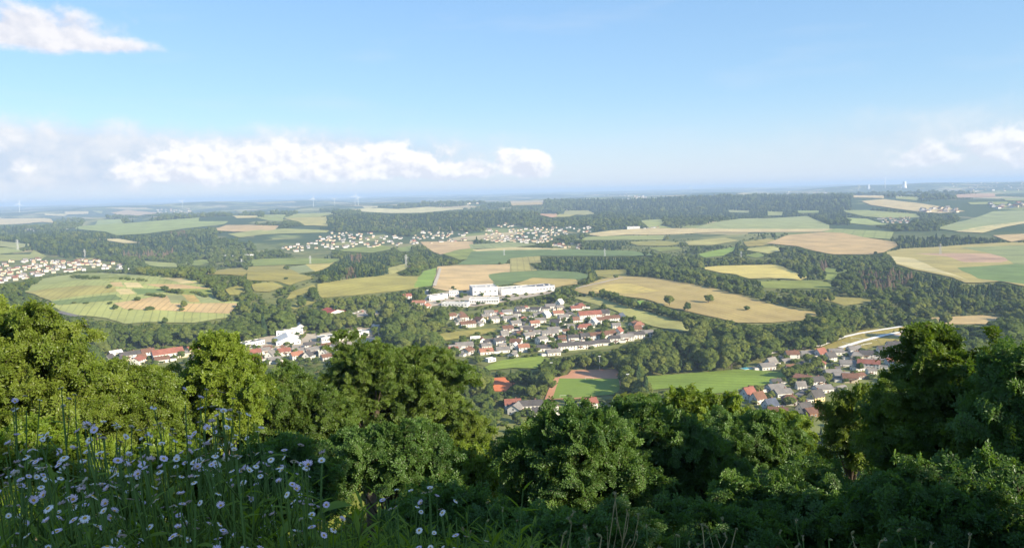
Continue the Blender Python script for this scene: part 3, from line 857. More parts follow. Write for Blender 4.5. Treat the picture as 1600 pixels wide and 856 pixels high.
DECID = [crown_mesh('crown', M_LEAF_I, 20 + q) for q in range(5)]
CONIF = [crown_mesh('crown', M_NEEDLE_I, 40 + q, 'cone') for q in range(2)]
DEAD = [crown_mesh('crown', M_DEAD_I, 50 + q, 'cone', ntuft=300) for q in range(1)]
DECID_O = [crown_mesh('crown', M_LEAF_O, 20 + q, ntuft=1100) for q in range(5)]
TRUNKS = [trunk_mesh('trunk', q) for q in range(3)]

# instancing sources (never linked to the scene themselves)


def source_collection(name, meshes):
    cl = bpy.data.collections.new(name)
    for q, me_ in enumerate(meshes):
        o = bpy.data.objects.new('%s_%02d' % (name, q), me_)
        cl.objects.link(o)
    return cl


def instancer_group(name, coll):
    ng = bpy.data.node_groups.new(name, 'GeometryNodeTree')
    ng.interface.new_socket('Geometry', in_out='INPUT', socket_type='NodeSocketGeometry')
    ng.interface.new_socket('Geometry', in_out='OUTPUT', socket_type='NodeSocketGeometry')
    N = ng.nodes
    gi = N.new('NodeGroupInput'); go = N.new('NodeGroupOutput')
    ip = N.new('GeometryNodeInstanceOnPoints')
    ci = N.new('GeometryNodeCollectionInfo'); ci.transform_space = 'ORIGINAL'
    ci.inputs['Collection'].default_value = coll
    ci.inputs['Separate Children'].default_value = True
    ci.inputs['Reset Children'].default_value = True
    ip.inputs['Pick Instance'].default_value = True

    def na(nm, tp):
        a = N.new('GeometryNodeInputNamedAttribute'); a.data_type = tp
        a.inputs['Name'].default_value = nm
        return a.outputs['Attribute']
    er = N.new('FunctionNodeEulerToRotation')
    ng.links.new(gi.outputs[0], ip.inputs['Points'])
    ng.links.new(ci.outputs[0], ip.inputs['Instance'])
    ng.links.new(na('variant', 'INT'), ip.inputs['Instance Index'])
    ng.links.new(na('spin', 'FLOAT_VECTOR'), er.inputs[0])
    ng.links.new(er.outputs[0], ip.inputs['Rotation'])
    ng.links.new(na('size', 'FLOAT_VECTOR'), ip.inputs['Scale'])
    ng.links.new(ip.outputs[0], go.inputs[0])
    return ng


def scatter_object(name, P, spin, size, variant, tint, ng, parent=None):
    n = len(P)
    me_ = bpy.data.meshes.new(name)
    me_.vertices.add(n)
    me_.vertices.foreach_set('co', np.asarray(P, dtype=np.float32).ravel())
    for nm, tp, arr, key in (('spin', 'FLOAT_VECTOR', spin, 'vector'), ('size', 'FLOAT_VECTOR', size, 'vector'), ('variant', 'INT', variant, 'value'), ('tint', 'FLOAT', tint, 'value')):
        a = me_.attributes.new(nm, tp, 'POINT')
        a.data.foreach_set(key, np.asarray(arr, dtype=np.int32 if tp == 'INT' else np.float32).ravel())
    o = link(name, me_, parent)
    md = o.modifiers.new('scatter', 'NODES'); md.node_group = ng
    return o


NG_WOOD = instancer_group('wood_scatter', source_collection('forest_tree', DECID + CONIF + DEAD))


def inside(px, py, poly):
    p = np.asarray(poly, float)
    res = np.zeros(len(px), bool)
    x1, y1 = p[-1]
    for x2, y2 in p:
        c_ = ((y1 > py) != (y2 > py))
        with np.errstate(divide='ignore', invalid='ignore'):
            xi = (x2 - x1) * (py - y1) / (y2 - y1 + 1e-12) + x1
        res ^= c_ & (px < xi)
        x1, y1 = x2, y2
    return res


def in_any(px, py, polys):
    r = np.zeros(len(px), bool)
    for q in polys: r |= inside(px, py, q)
    return r


VILLAGE_FAR_PX = [[(470, 388), (505, 366), (560, 362), (640, 372), (660, 362), (730, 362), (737, 378), (660, 382), (600, 386), (540, 390)],
                  [(440, 388), (470, 382), (480, 392), (445, 396)],
                  [(755, 378), (757, 358), (790, 350), (825, 356), (925, 355), (930, 362), (875, 368), (860, 378), (800, 380)],
                  [(815, 382), (845, 374), (850, 380)], [(858, 381), (905, 383), (908, 390), (865, 388)],
                  [(-20, 412), (60, 405), (150, 406), (195, 412), (190, 420), (120, 424), (60, 432), (-20, 440)],
                  [(-20, 440), (40, 432), (45, 438), (-20, 446)],
                  [(1362, 342), (1395, 340), (1432, 339), (1420, 349), (1385, 350)],
                  [(972, 357), (1040, 355), (1045, 358), (975, 359)]]
DEAD_PX = [[(1338, 428), (1360, 424), (1392, 430), (1424, 436), (1424, 457), (1380, 458), (1345, 455)], [(545, 402), (565, 402), (565, 415), (548, 413)], [(539, 424), (555, 424), (556, 440), (540, 439)],
           [(193, 397), (270, 396), (270, 407), (193, 405)], [(267, 365), (293, 365), (293, 371), (267, 371)], [(426, 372), (440, 372), (440, 380), (426, 380)],
           [(629, 410), (642, 408), (642, 424), (629, 424)], [(1275, 416), (1290, 416), (1290, 430), (1276, 430)]]
CONIF_PX = [[(844, 398), (900, 402), (1000, 404), (1000, 422), (900, 428), (846, 420)], [(500, 338), (800, 335), (800, 360), (500, 362)], [(900, 310), (1330, 310), (1330, 345), (900, 345)],
            [(0, 360), (200, 362), (330, 372), (330, 404), (100, 404), (0, 380)], [(1385, 366), (1560, 372), (1560, 395), (1385, 395)], [(660, 395), (720, 395), (720, 408), (660, 408)],
            [(500, 405), (610, 400), (610, 440), (500, 440)], [(1425, 430), (1560, 450), (1560, 480), (1425, 470)], [(940, 376), (1010, 378), (1010, 396), (940, 394)]]

bands = [(92, 430, 7.5, 12, 20), (430, 1000, 8.5, 11, 20), (1000, 2600, 10.5, 7.5, 14), (2600, 4800, 15.0, 11, 18), (4800, 7600, 22.0, 18, 26)]
allP, allH, allW = [], [], []
for r0, r1, sp_, h0, h1 in bands:
    lat = r1 * math.sin(R(40))
    gx, gy = np.meshgrid(np.arange(-lat, lat, sp_), np.arange(r0 * 0.7, r1, sp_))
    x = gx.ravel() + RNG.uniform(-.48, .48, gx.size) * sp_
    y = gy.ravel() + RNG.uniform(-.48, .48, gx.size) * sp_
    d = np.hypot(x, y); a = np.degrees(np.arctan2(x, y))
    ok = (d >= r0) & (d < r1) & (np.abs(a) < 38)
    x, y, d = x[ok], y[ok], d[ok]
    z = T(x, y)
    h = RNG.uniform(h0, h1, len(x)) * RNG.choice([0.4, 0.7, 1.0, 1.35, 1.7], len(x), p=[.22, .28, .32, .14, .04])
    # hidden behind nearer land?
    vis = np.ones(len(x), bool)
    for s in np.linspace(0.15, 0.97, 30):
        vis &= (T(x * s, y * s) - 2.0) < (CAM[2] + (z + h - CAM[2]) * s)
    px, py = project(np.stack([x, y, z], axis=1))
    vis &= (px > -60) & (px < 1660)
    x, y, z, h, d, px, py = (q[vis] for q in (x, y, z, h, d, px, py))
    base_in = in_any(px, py, FIELD_PX)
    keep = ~base_in
    far_v = in_any(px, py, VILLAGE_FAR_PX)
    built = in_any(px, py, BUILT_PX)
    keep &= ~(far_v & (RNG.uniform(size=len(x)) > 0.22))
    keep &= ~(built & (RNG.uniform(size=len(x)) > 0.46))
    h = np.where(built | far_v, h * RNG.uniform(0.25, 0.5, len(x)), h)
    x, y, z, h, d, px, py, built = (q[keep] for q in (x, y, z, h, d, px, py, built))
    # a crown must not stand in front of open ground that the view shows
    PROT = FIELD_PX + VILLAGE_FAR_PX + BUILT_PX
    good = np.zeros(len(x), bool); hh = h.copy()
    for fct in (1.0, 0.72, 0.5, 0.34):
        t_ = ~good
        hh[t_] = h[t_] * fct
        cover = np.zeros(len(x), bool)
        for part in (1.0, 0.6):
            qx, qy = project(np.stack([x, y, z + hh * part], axis=1))
            cover |= in_any(qx, qy + 1.0, FIELD_PX if r0 < 100 else PROT)
        cover &= ~built
        good |= t_ & ~cover
    hh = np.where(good, hh, 0)
    ok = hh > 2.0
    allP.append(np.stack([x, y, z, d, px, py, built * 1.0], axis=1)[ok]); allH.append(hh[ok])
WP = np.vstack(allP); WH = np.concatenate(allH)
# open scrub: thin the trees out in patches where the photograph shows bushy pasture
scrub = np.sin(WP[:, 0] / 95 + 1.0) * np.sin(WP[:, 1] / 120) + 0.5 * np.sin(WP[:, 0] / 41 + WP[:, 1] / 37)
SCRUB_PX = [[(960, 376), (1230, 366), (1240, 412), (1080, 408), (1000, 398), (960, 392)], [(300, 415), (500, 400), (500, 470), (420, 480), (380, 450)], [(1180, 430), (1290, 430), (1280, 470), (1200, 470)]]
thin = in_any(WP[:, 4], WP[:, 5], SCRUB_PX) & (scrub > -0.1)
WH = np.where(thin, WH * 0.45, WH)
ok = ~(thin & (RNG.uniform(size=len(WH)) < 0.55))
# open country farther out: woods come in blocks, with fields left free between them
blk = np.sin(WP[:, 0] / 330 + 0.6) * np.sin(WP[:, 1] / 420 + 1.1) + 0.6 * np.sin(WP[:, 0] / 150 - WP[:, 1] / 210 + 0.5) + 0.3 * np.sin(WP[:, 0] / 70 + WP[:, 1] / 95)
RIDGE_PX = [[(500, 330), (800, 330), (800, 362), (500, 364)], [(800, 306), (1330, 306), (1330, 352), (1090, 350), (990, 358), (800, 356)], [(0, 362), (200, 364), (330, 372), (400, 385), (330, 404), (100, 404), (0, 382)], [(1330, 346), (1480, 330), (1500, 345), (1470, 362), (1400, 362)]]
ridge = in_any(WP[:, 4], WP[:, 5], RIDGE_PX)
ok &= ~((WP[:, 3] > 1050) & (WP[:, 3] < 2600) & (WP[:, 4] < 520) & ~in_any(WP[:, 4], WP[:, 5], CONIF_PX) & (blk < -0.55))
ok &= ~((WP[:, 3] > 2600) & ~ridge & (blk < 0.15))
ok &= ~((WP[:, 3] > 2300) & ~ridge & inside(WP[:, 4], WP[:, 5], [(890, 356), (1400, 350), (1400, 400), (1230, 398), (1060, 392), (890, 380)]) & (RNG.uniform(size=len(WH)) < 0.6))
ok &= ~((WP[:, 3] > 4800) & ~ridge & (blk < 0.35))
WP, WH = WP[ok], WH[ok]
nW = len(WH)
wpx, wpy, wd = WP[:, 4], WP[:, 5], WP[:, 3]
conif = in_any(wpx, wpy, CONIF_PX) & (RNG.uniform(size=nW) < 0.7) & (WP[:, 6] < 0.5)
conif |= (RNG.uniform(size=nW) < 0.07)
dead = in_any(wpx, wpy, DEAD_PX) & (RNG.uniform(size=nW) < 0.6)
variant = RNG.integers(0, 5, nW)
variant = np.where(conif, 5 + RNG.integers(0, 2, nW), variant)
variant = np.where(dead, 7, variant)
wid = np.where(variant < 5, RNG.uniform(0.85, 1.25, nW), RNG.uniform(0.8, 1.1, nW))
wid = np.where((variant < 5), np.maximum(wid, np.minimum(2.4, 9.0 / np.maximum(WH, 1))), wid)
tint = np.clip(0.44 + 0.30 * np.sin(WP[:, 0] / 130) * np.cos(WP[:, 1] / 110) + 0.12 * np.sin(WP[:, 0] / 47 + WP[:, 1] / 61) + RNG.normal(0, 0.27, nW), 0, 1)
size = np.stack([WH * wid, WH * wid, WH], axis=1)
spin = np.stack([RNG.normal(0, .04, nW), RNG.normal(0, .04, nW), RNG.uniform(0, 6.28, nW)], axis=1)
P3 = WP[:, :3] - np.array([0, 0, 1.0]) * (0.06 * WH)[:, None]
# the 300 trees that show largest in the valley stand as single trees
TREE_PLACE = []          # (x, y, z, height, width factor, px, py)
show = WH / wd * F_PX
skyline = np.interp(wpx, [0, 40, 170, 280, 345, 420, 560, 640, 720, 800, 860, 1000, 1100, 1240, 1330, 1450, 1600], [475, 465, 545, 550, 520, 560, 520, 520, 560, 690, 650, 625, 600, 655, 560, 510, 500])
front = (wpy - 0.5 * show < skyline - 3) & (wd > 440) & (wd < 1150) & (variant < 5) & (wpy < 640) & (wpx > 150) & (wpx < 1480)
order = np.argsort(-show * front)
single = order[:215]
is_single = np.zeros(nW, bool); is_single[single] = True
for q in single:
    TREE_PLACE.append((WP[q, 0], WP[q, 1], WP[q, 2], WH[q], wid[q], wpx[q], wpy[q], int(variant[q]), WP[q, 6] > 0.5))
ZONES = [
    ('wood', 'dense leafy wood on the steep slope below the viewpoint', wd < 430),
    ('wood', 'leafy valley wood left of the village', (wd >= 430) & (wd < 1000) & (wpx < 620)),
    ('wood', 'trees and shrubs in and below the village', (wd >= 430) & (wd < 1000) & (wpx >= 620) & (wpx < 1000)),
    ('wood', 'thick leafy wood right of the village above the meadow', (wd >= 430) & (wd < 1000) & (wpx >= 1000)),
    ('wood', 'bushy valley woods behind the domed hill', (wd >= 1000) & (wd < 2600) & (wpx < 480)),
    ('wood', 'groves and tree belts behind the factory', (wd >= 1000) & (wd < 2600) & (wpx >= 480) & (wpx < 840)),
    ('wood', 'dark tree belt above the brown hillside field', (wd >= 1000) & (wd < 2600) & (wpx >= 840) & (wpx < 1230)),
    ('wood', 'broad mixed woods with brown dying spruces, right', (wd >= 1000) & (wd < 2600) & (wpx >= 1230)),
    ('wood', 'dark conifer woods on the left ridge', (wd >= 2600) & (wd < 4800) & (wpx < 480)),
    ('wood', 'wooded ridge behind the far village', (wd >= 2600) & (wd < 4800) & (wpx >= 480) & (wpx < 860)),
    ('wood', 'hedged and wooded plain right of the far village', (wd >= 2600) & (wd < 4800) & (wpx >= 860)),
    ('wood', 'bluish distant woods on the left hills', (wd >= 4800) & (wpx < 700)),
    ('wood', 'bluish woods on the long far ridge', (wd >= 4800) & (wpx >= 700)),
]
for nm, lab, msk in ZONES:
    q = msk & ~is_single
    if q.sum() < 3: continue
    o = scatter_object(nm, P3[q], spin[q], size[q], variant[q], tint[q], NG_WOOD)
    tag(o, lab, 'wood', kind='stuff')
print('woods', nW)

# ---------------------------------------------------------------- single trees of the valley
ORD = ['first', 'second', 'third', 'fourth', 'fifth', 'sixth', 'seventh', 'eighth', 'ninth', 'tenth', 'eleventh', 'twelfth', 'thirteenth', 'fourteenth', 'fifteenth',
       'sixteenth', 'seventeenth', 'eighteenth', 'nineteenth', 'twentieth', 'twenty-first', 'twenty-second', 'twenty-third', 'twenty-fourth', 'twenty-fifth']


def place_tree(x, y, z, h, wf, var, label, group, name='leafy_tree'):
    e = empty(name, (x, y, z - 0.05 * h), random.uniform(0, 6.28), (h * wf, h * wf, h))
    tag(e, label, 'tree', group)
    link('crown', DECID_O[var % 5], e)
    link('trunk', TRUNKS[var % 3], e)
    return e


LONE = [  # px, py of the foot, crown height px, width factor, label
    (1107, 474, 15, 1.15, 'round dark tree standing alone on the brown hillside field, uppermost'),
    (1074, 486, 14, 1.0, 'lone tree on the brown field just right of the tall hedge tree'),
    (1167, 486, 9, 1.15, 'smallest lone tree near the right end of the brown field'),
    (917, 446, 10, 1.1, 'round tree beside the farm track right of the factory'),
    (925, 465, 12, 1.1, 'round tree where the farm track meets the mown field'),
    (944, 486, 12, 1.0, 'single tree at the village edge beside the mown field'),
    (1046, 478, 19, 1.0, 'tallest tree in the hedge between mown and brown field'),
    (171, 451, 6, 1.5, 'small round bush beside the tan plot on the domed hill'),
    (215, 471, 7, 1.6, 'round bush in the middle of the domed hill'),
    (172, 476, 5, 1.5, 'tiny bush on the left half of the domed hill'),
    (180, 484, 8, 1.3, 'round bush low on the left half of the domed hill'),
    (284, 487, 7, 1.3, 'lower of two bushes at the right of the wide tan field'),
    (287, 481, 11, 1.2, 'taller of two bushes at the right of the wide tan field'),
    (204, 485, 3, 3.0, 'flat low bush on the edge of the wide tan field'),
    (234, 485, 6, 2.6, 'wide bush clump on the lower tan field'),
    (116, 475, 3.5, 2.0, 'low bush at the left end of the blue green stripe'),
    (134, 475, 3, 3.2, 'flat bush strip beside the blue green stripe'),
    (258, 506, 10, 1.0, 'pale bush at the foot of the domed hill'),
    (800, 532, 0, 1, ''), (740, 530, 10, 1.1, 'round tree on the yellowish meadow inside the village'),
    (448, 422, 7, 1.6, 'bush clump on the olive slope left of the grove'),
    (447, 437, 4, 2.0, 'low bush low on the olive slope left of the grove'),
    (1009, 438, 0, 1, ''), (962, 435, 7, 1.4, 'bush pair at the upper end of the farm track'),
    (781, 414, 5, 1.2, 'small tree at the top corner of the tan ripe field'),
    (708, 452, 6, 1.1, 'small tree behind the factory wall coloured grey as shade'),
    (1368, 398, 5, 1.2, 'small tree at the corner of the olive field and large tan field'),
]
for px, py, hp, wf, lab in LONE:
    if not lab: continue
    g = G(px, py); d = float(np.hypot(g[0], g[1]))
    place_tree(g[0], g[1], g[2], hp * d / F_PX * 1.1, wf, random.randrange(5), lab, None)
ROWS = [  # hedges: px from, px to, count, crown px, label (indistinguishable members share one label and group)
    ((258, 456), (282, 460), 6, 8, 1.5, 'bush in the upper right clump on the domed hill', 'bushes of the upper right clump'),
    ((116, 436), (154, 437), 7, 7, 1.5, 'bush in the hedge along the top left of the domed hill', 'bushes of the top hedge'),
    ((190, 437), (229, 440), 7, 5, 1.6, 'bush in the hedge along the top right of the domed hill', 'bushes of the right top hedge'),
    ((301, 458), (322, 465), 5, 6, 1.5, 'bush in the right shoulder hedge of the domed hill', 'bushes of the shoulder hedge'),
    ((232, 463), (257, 466), 5, 6, 1.5, 'bush in the hedge above the wide tan field', 'bushes above the tan field'),
    ((942, 464), (990, 484), 9, 17, 1.1, 'tree in the thick hedge right of the farm track', 'trees of the thick hedge'),
    ((1004, 482), (1062, 502), 11, 15, 1.15, 'tree in the hedge between mown field and brown field', 'trees of the long hedge'),
    ((1066, 500), (1150, 516), 13, 14, 1.15, 'tree in the hedge at the lower end of the brown field', 'trees of the lower hedge'),
    ((812, 615), (842, 620), 6, 13, 0.9, 'tree between tennis court and football pitch', 'trees by the tennis court'),
    ((816, 600), (848, 606), 6, 12, 0.9, 'tree behind the tennis court', 'trees behind the tennis court'),
    ((1232, 592), (1262, 585), 6, 22, 1.0, 'big tree in the grove inside the right village', 'grove in the right village'),
    ((1215, 600), (1236, 598), 3, 11, 1.1, 'small tree at the meadow edge of the right village', 'meadow edge trees'),
    ((1395, 521), (1430, 516), 5, 5, 1.2, 'small round tree in the row between the white paths', 'path side trees'),
]
for (a, b), (c_, d_), n, hp, wf, lab, grp in ROWS:
    for q in range(n):
        f = (q + random.uniform(-.25, .25)) / max(1, n - 1)
        g = G(a + (c_ - a) * f, b + (d_ - b) * f + random.uniform(-0.8, 0.8)); d = float(np.hypot(g[0], g[1]))
        place_tree(g[0], g[1], g[2], hp * random.uniform(0.75, 1.15) * d / F_PX, wf * random.uniform(.9, 1.15), random.randrange(5), lab, grp)
for (x, y, z, h, wf, px, py, var, built) in TREE_PLACE:
    if built: lab, grp = 'small garden tree among the houses', 'garden trees'
    elif px < 300: lab, grp = 'leafy tree at the foot of the domed hill', 'trees at the foot of the domed hill'
    elif px < 460: lab, grp = 'leafy tree in the valley wood above the works', 'trees above the works'
    elif px < 620: lab, grp = 'leafy tree round the white apartment block', 'trees round the apartment block'
    elif px < 720: lab, grp = 'leafy tree at the left edge of the village', 'trees at the left village edge'
    elif px < 860: lab, grp = 'leafy tree between village and tennis court', 'trees by the tennis court'
    elif px < 940: lab, grp = 'leafy tree behind the football pitch', 'trees behind the pitch'
    elif px < 1000: lab, grp = 'leafy tree right of the football pitch', 'trees right of the pitch'
    elif px < 1090 and py <= 585: lab, grp = 'leafy tree in the left part of the thick right wood', 'trees of the right wood, left part'
    elif py > 585: lab, grp = 'leafy tree near the meadow right of the football pitch', 'trees near the right meadow'
    elif px < 1145: lab, grp = 'leafy tree in the middle of the thick right wood', 'trees of the right wood, middle'
    elif px < 1200: lab, grp = 'leafy tree in the right part of the thick right wood', 'trees of the right wood, right part'
    elif px < 1300: lab, grp = 'leafy tree above the long white path', 'trees above the white path'
    else: lab, grp = 'leafy tree behind the paddocks', 'trees behind the paddocks'
    place_tree(x, y, z, h, wf, var, lab, grp)

# ---------------------------------------------------------------- houses
WALL = {'w': ('white', (0.62, 0.60, 0.56)), 'c': ('cream', (0.58, 0.50, 0.36)), 'g': ('grey', (0.40, 0.40, 0.40)), 'y': ('yellow', (0.66, 0.50, 0.24)), 'b': ('timber brown', (0.20, 0.11, 0.06))}
ROOF = {'d': ('dark grey', (0.085, 0.078, 0.075)), 'g': ('grey', (0.20, 0.185, 0.17)), 'r': ('red', (0.25, 0.100, 0.070)), 'o': ('orange', (0.32, 0.150, 0.095)),
        'b': ('brown', (0.16, 0.085, 0.055)), 'p': ('white', (0.70, 0.69, 0.66)), 's': ('slate blue', (0.075, 0.09, 0.125))}
MW = {k_: mat('plaster_' + k_, v[1], 0.9, 0.05, 0.8) for k_, v in WALL.items()}
MR = {k_: mat('tiles_' + k_, v[1], 0.8, 0.16, 1.4) for k_, v in ROOF.items()}
M_PANE = mat('window_glass', (0.035, 0.045, 0.06), 0.15, 0.02, 1.0, spec=0.6)
M_FRAME = mat('window_frame', (0.62, 0.60, 0.56), 0.6, 0.03, 1.0)
M_DOOR = mat('door_wood', (0.16, 0.085, 0.045), 0.6, 0.1, 2.0)
M_BRICK = mat('chimney_brick', (0.26, 0.13, 0.09), 0.9, 0.15, 3.0)
SHAPES = {  # length along the ridge, depth, eaves height, roof rise, hipped
    'A': (12.5, 9.5, 4.6, 3.0, 0), 'B': (11.5, 9.5, 5.8, 2.5, 0), 'C': (14.0, 10.5, 3.4, 2.6, 0), 'D': (10.5, 8.5, 4.4, 4.6, 0), 'E': (19.0, 9.5, 5.0, 2.8, 0),
    'H': (11.5, 10.0, 4.6, 3.0, 1), 'L': (30.0, 11.0, 6.0, 4.2, 0)}
CACHE = {}
HOUSE_POS = []


def wall_data(sh, wk):
    key = ('wall', sh, wk)
    if key not in CACHE:
        L, W, h, r, hip = SHAPES[sh]
        b = MB(); x, y = L / 2, W / 2
        if hip:
            b.box(-x, x, -y, y, -2.5, h)
        else:
            p = [(-x, -y, -2.5), (x, -y, -2.5), (x, y, -2.5), (-x, y, -2.5), (-x, -y, h), (x, -y, h), (x, y, h), (-x, y, h), (-x, 0, h + r - 0.05), (x, 0, h + r - 0.05)]
            b.faces(p, [(0, 3, 2, 1), (0, 1, 5, 4), (2, 3, 7, 6), (1, 2, 6, 9, 5), (3, 0, 4, 8, 7), (4, 5, 9, 8), (6, 7, 8, 9)])
        CACHE[key] = b.data('wall', MW[wk])
    return CACHE[key]


def roof_data(sh, rk):
    key = ('roof', sh, rk)
    if key not in CACHE:
        L, W, h, r, hip = SHAPES[sh]
        o = 0.55; th = 0.28
        x, y = L / 2 + o, W / 2 + o
        e = h - r * o / (W / 2); top = h + r
        b = MB()
        if hip:
            k_ = L / 2 - W / 2 + 1.2
            lo = [(-x, -y, e), (x, -y, e), (x, y, e), (-x, y, e), (-k_, 0, top), (k_, 0, top)]
        else:
            lo = [(-x, -y, e), (x, -y, e), (x, y, e), (-x, y, e), (-x, 0, top), (x, 0, top)]
        hi = [(a, c_, z + th) for a, c_, z in lo]
        f = [(0, 1, 5, 4), (2, 3, 4, 5), (1, 2, 5), (3, 0, 4)] if hip else [(0, 1, 5, 4), (2, 3, 4, 5)]
        p = lo + hi
        b.faces(p, [tuple(q + 6 for q in t_) for t_ in f] + [tuple(reversed(t_)) for t_ in f])
        rim = [(0, 1), (2, 3)] + ([(1, 2), (3, 0)] if hip else [(1, 5), (5, 2), (3, 4), (4, 0)])
        b.faces(p, [(a, c_, c_ + 6, a + 6) for a, c_ in rim])
        if not hip: b.box(-x, x, -0.16, 0.16, top + th - 0.1, top + th + 0.06)
        CACHE[key] = b.data('roof', MR[rk])
    return CACHE[key]


def piece(key):
    if key not in CACHE:
        b = MB()
        if key == 'window':
            b.box(-0.75, 0.75, -0.05, 0.02, -0.75, 0.75, 0)
            b.box(-0.62, -0.04, -0.062, -0.04, -0.62, 0.62, 1); b.box(0.04, 0.62, -0.062, -0.04, -0.62, 0.62, 1)
            CACHE[key] = b.data('window', [M_FRAME, M_PANE])
        elif key == 'door':
            b.box(-0.65, 0.65, -0.06, 0.02, 0, 2.1, 0); b.box(-0.35, 0.35, -0.075, -0.05, 1.2, 1.85, 1)
            CACHE[key] = b.data('door', [M_DOOR, M_PANE])
        elif key == 'chimney':
            b.box(-0.4, 0.4, -0.4, 0.4, -1.2, 0.9); b.box(-0.48, 0.48, -0.48, 0.48, 0.9, 1.05)
            CACHE[key] = b.data('chimney', M_BRICK)
        elif key == 'balcony':
            b.box(-2.2, 2.2, -1.3, 0, -0.12, 0.06); b.box(-2.2, 2.2, -1.34, -1.24, 0.06, 0.95); b.box(-2.2, -2.1, -1.24, 0, 0.06, 0.95); b.box(2.1, 2.2, -1.24, 0, 0.06, 0.95)
            CACHE[key] = b.data('balcony', mat('balcony_wood', (0.15, 0.08, 0.045), 0.8, 0.1, 2.0))
        elif key == 'garage':
            b.box(-3, 3, -2.8, 2.8, -1.5, 2.5, 0); b.box(-3.2, 3.2, -3.0, 3.0, 2.5, 2.75, 1); b.box(-2.4, 2.4, -2.86, -2.79, 0, 2.1, 2)
            CACHE[key] = b.data('garage', [MW['w'], MR['g'], M_FRAME])
    return CACHE[key]


def house(px, py, sh, rk, yaw, label, group, wk='w', scale=1.0, name='house', full=True):
    """py: foot of the house in the photograph; yaw: turn of its long side away from the picture plane, degrees"""
    g = G(px, py)
    L, W, h, r, hip = SHAPES[sh]
    bear = -math.atan2(g[0], g[1])
    HOUSE_POS.append((g[0], g[1]))
    e = empty(name, (g[0], g[1], g[2] + 0.4), bear + math.radians(yaw), (scale,) * 3)
    tag(e, label, 'house', group)
    link('wall', wall_data(sh, wk), e)
    rf = link('roof', roof_data(sh, rk), e)
    if not full: return e
    link('chimney', piece('chimney'), rf, (L * 0.22, 0.8, h + r))
    rng = random.Random(int(px * 13 + py))
    nwin = int((L - 2.5) // 2.6)
    floors = [1.5] if h < 4 else ([1.5, 3.6] if h < 5.5 else [1.6, 4.3])
    dcol = rng.randrange(nwin)
    for fi, fz in enumerate(floors):
        for q in range(nwin):
            x = -L / 2 + L * (q + 0.5) / nwin
            if fi == 0 and q == dcol:
                link('door', piece('door'), e, (x, -W / 2 - 0.012, 0.05))
            elif rng.random() < 0.86:
                link('window', piece('window'), e, (x, -W / 2 - 0.012, fz))
    for sgn in (-1, 1):
        for y, z in ((-W / 4, 1.5), (W / 4, 1.5), (0, 4.4 if h < 5.5 else 5.2)):
            if z > h - 0.5 and hip: continue
            o = link('window', piece('window'), e, (sgn * (L / 2 + 0.012), y, z)); o.rotation_euler = (0, 0, sgn * math.pi / 2)
    if rng.random() < 0.55:
        link('garage', piece('garage'), e, (rng.choice([-1, 1]) * (L / 2 + 3.6), rng.uniform(-1.5, 1.5), 0), (0, 0, rng.choice([0, 0, .12])))
    if rng.random() < 0.45 and h > 4.4:
        link('balcony', piece('balcony'), e, (rng.uniform(-2, 2), -W / 2 - 0.02, 2.75))
    return e


def Z6(X, Y): return (620 + X / 3.89, 440 + Y / 3.89)
def Z8(X, Y): return (1200 + X / 3.89, 500 + Y / 3.89)


# village in the middle, row by row from the top: enlarged-crop coordinates of each foot, shape, roof, turn
CENTRE = [
    ('top village row below the factory', [
        (330, 228, 'A', 'b', 20), (388, 222, 'A', 'b', 70), (405, 242, 'B', 'b', 20), (560, 208, 'A', 'g', 12), (670, 198, 'C', 'g', 15), (748, 185, 'A', 'd', 25), (842, 182, 'C', 'd', -15), (932, 162, 'C', 'g', 12), (990, 146, 'D', 'p', 60), (1118, 166, 'H', 'r', 15), (1085, 175, 'C', 'r', 18)]),
    ('second village row below the factory', [
        (432, 278, 'E', 'b', 14), (505, 252, 'A', 'b', -50), (592, 250, 'B', 'g', 20), (690, 243, 'E', 'g', 14), (862, 218, 'C', 'g', 12), (908, 222, 'D', 'p', 55), (980, 205, 'C', 'o', 14), (1012, 236, 'A', 'g', 20), (1172, 226, 'L', 'r', 18), (1262, 212, 'A', 'd', 10), (1362, 236, 'D', 's', 62)]),
    ('third village row below the factory', [
        (722, 274, 'A', 'g', 20), (838, 278, 'B', 'o', 15), (870, 250, 'C', 'g', 12), (966, 268, 'A', 'd', -25), (1195, 264, 'D', 'p', 70), (1236, 254, 'E', 'b', 20), (1308, 244, 'E', 'b', 22), (1122, 298, 'H', 'r', 14), (1472, 282, 'H', 'o', 12)]),
    ('middle row of the village', [
        (674, 306, 'A', 'b', 12), (802, 312, 'A', 'd', 5), (952, 306, 'C', 'g', 14), (930, 336, 'E', 'g', 12), (800, 348, 'A', 'g', 30), (1348, 325, 'D', 'r', 70), (1295, 338, 'A', 'b', 25), (1222, 350, 'E', 'b', 15), (1150, 354, 'A', 'd', 12), (1072, 368, 'B', 'd', 10)]),
    ('lower right edge of the village', [
        (880, 378, 'B', 'g', 40), (1028, 416, 'E', 'd', 18), (1102, 410, 'E', 'd', 16), (1178, 396, 'C', 'd', 40), (1254, 386, 'C', 'd', 12), (1322, 374, 'B', 'd', 14), (1386, 360, 'E', 'g', 18), (1452, 346, 'E', 'd', 16), (1522, 336, 'A', 'g', 10), (950, 446, 'C', 'g', 15)]),
    ('lower left corner of the village', [
        (478, 382, 'D', 'p', 10), (508, 380, 'A', 'r', -60), (568, 380, 'C', 'd', 12), (622, 382, 'A', 'd', 30), (726, 390, 'A', 'b', -15), (410, 412, 'E', 'g', 8), (432, 444, 'A', 'b', 60), (542, 440, 'C', 'o', 12), (644, 430, 'C', 'g', 10), (770, 428, 'B', 'o', 12), (718, 424, 'D', 'p', 75), (892, 420, 'C', 'd', 10), (350, 428, 'A', 'g', 20), (335, 442, 'A', 'r', 15)]),
]
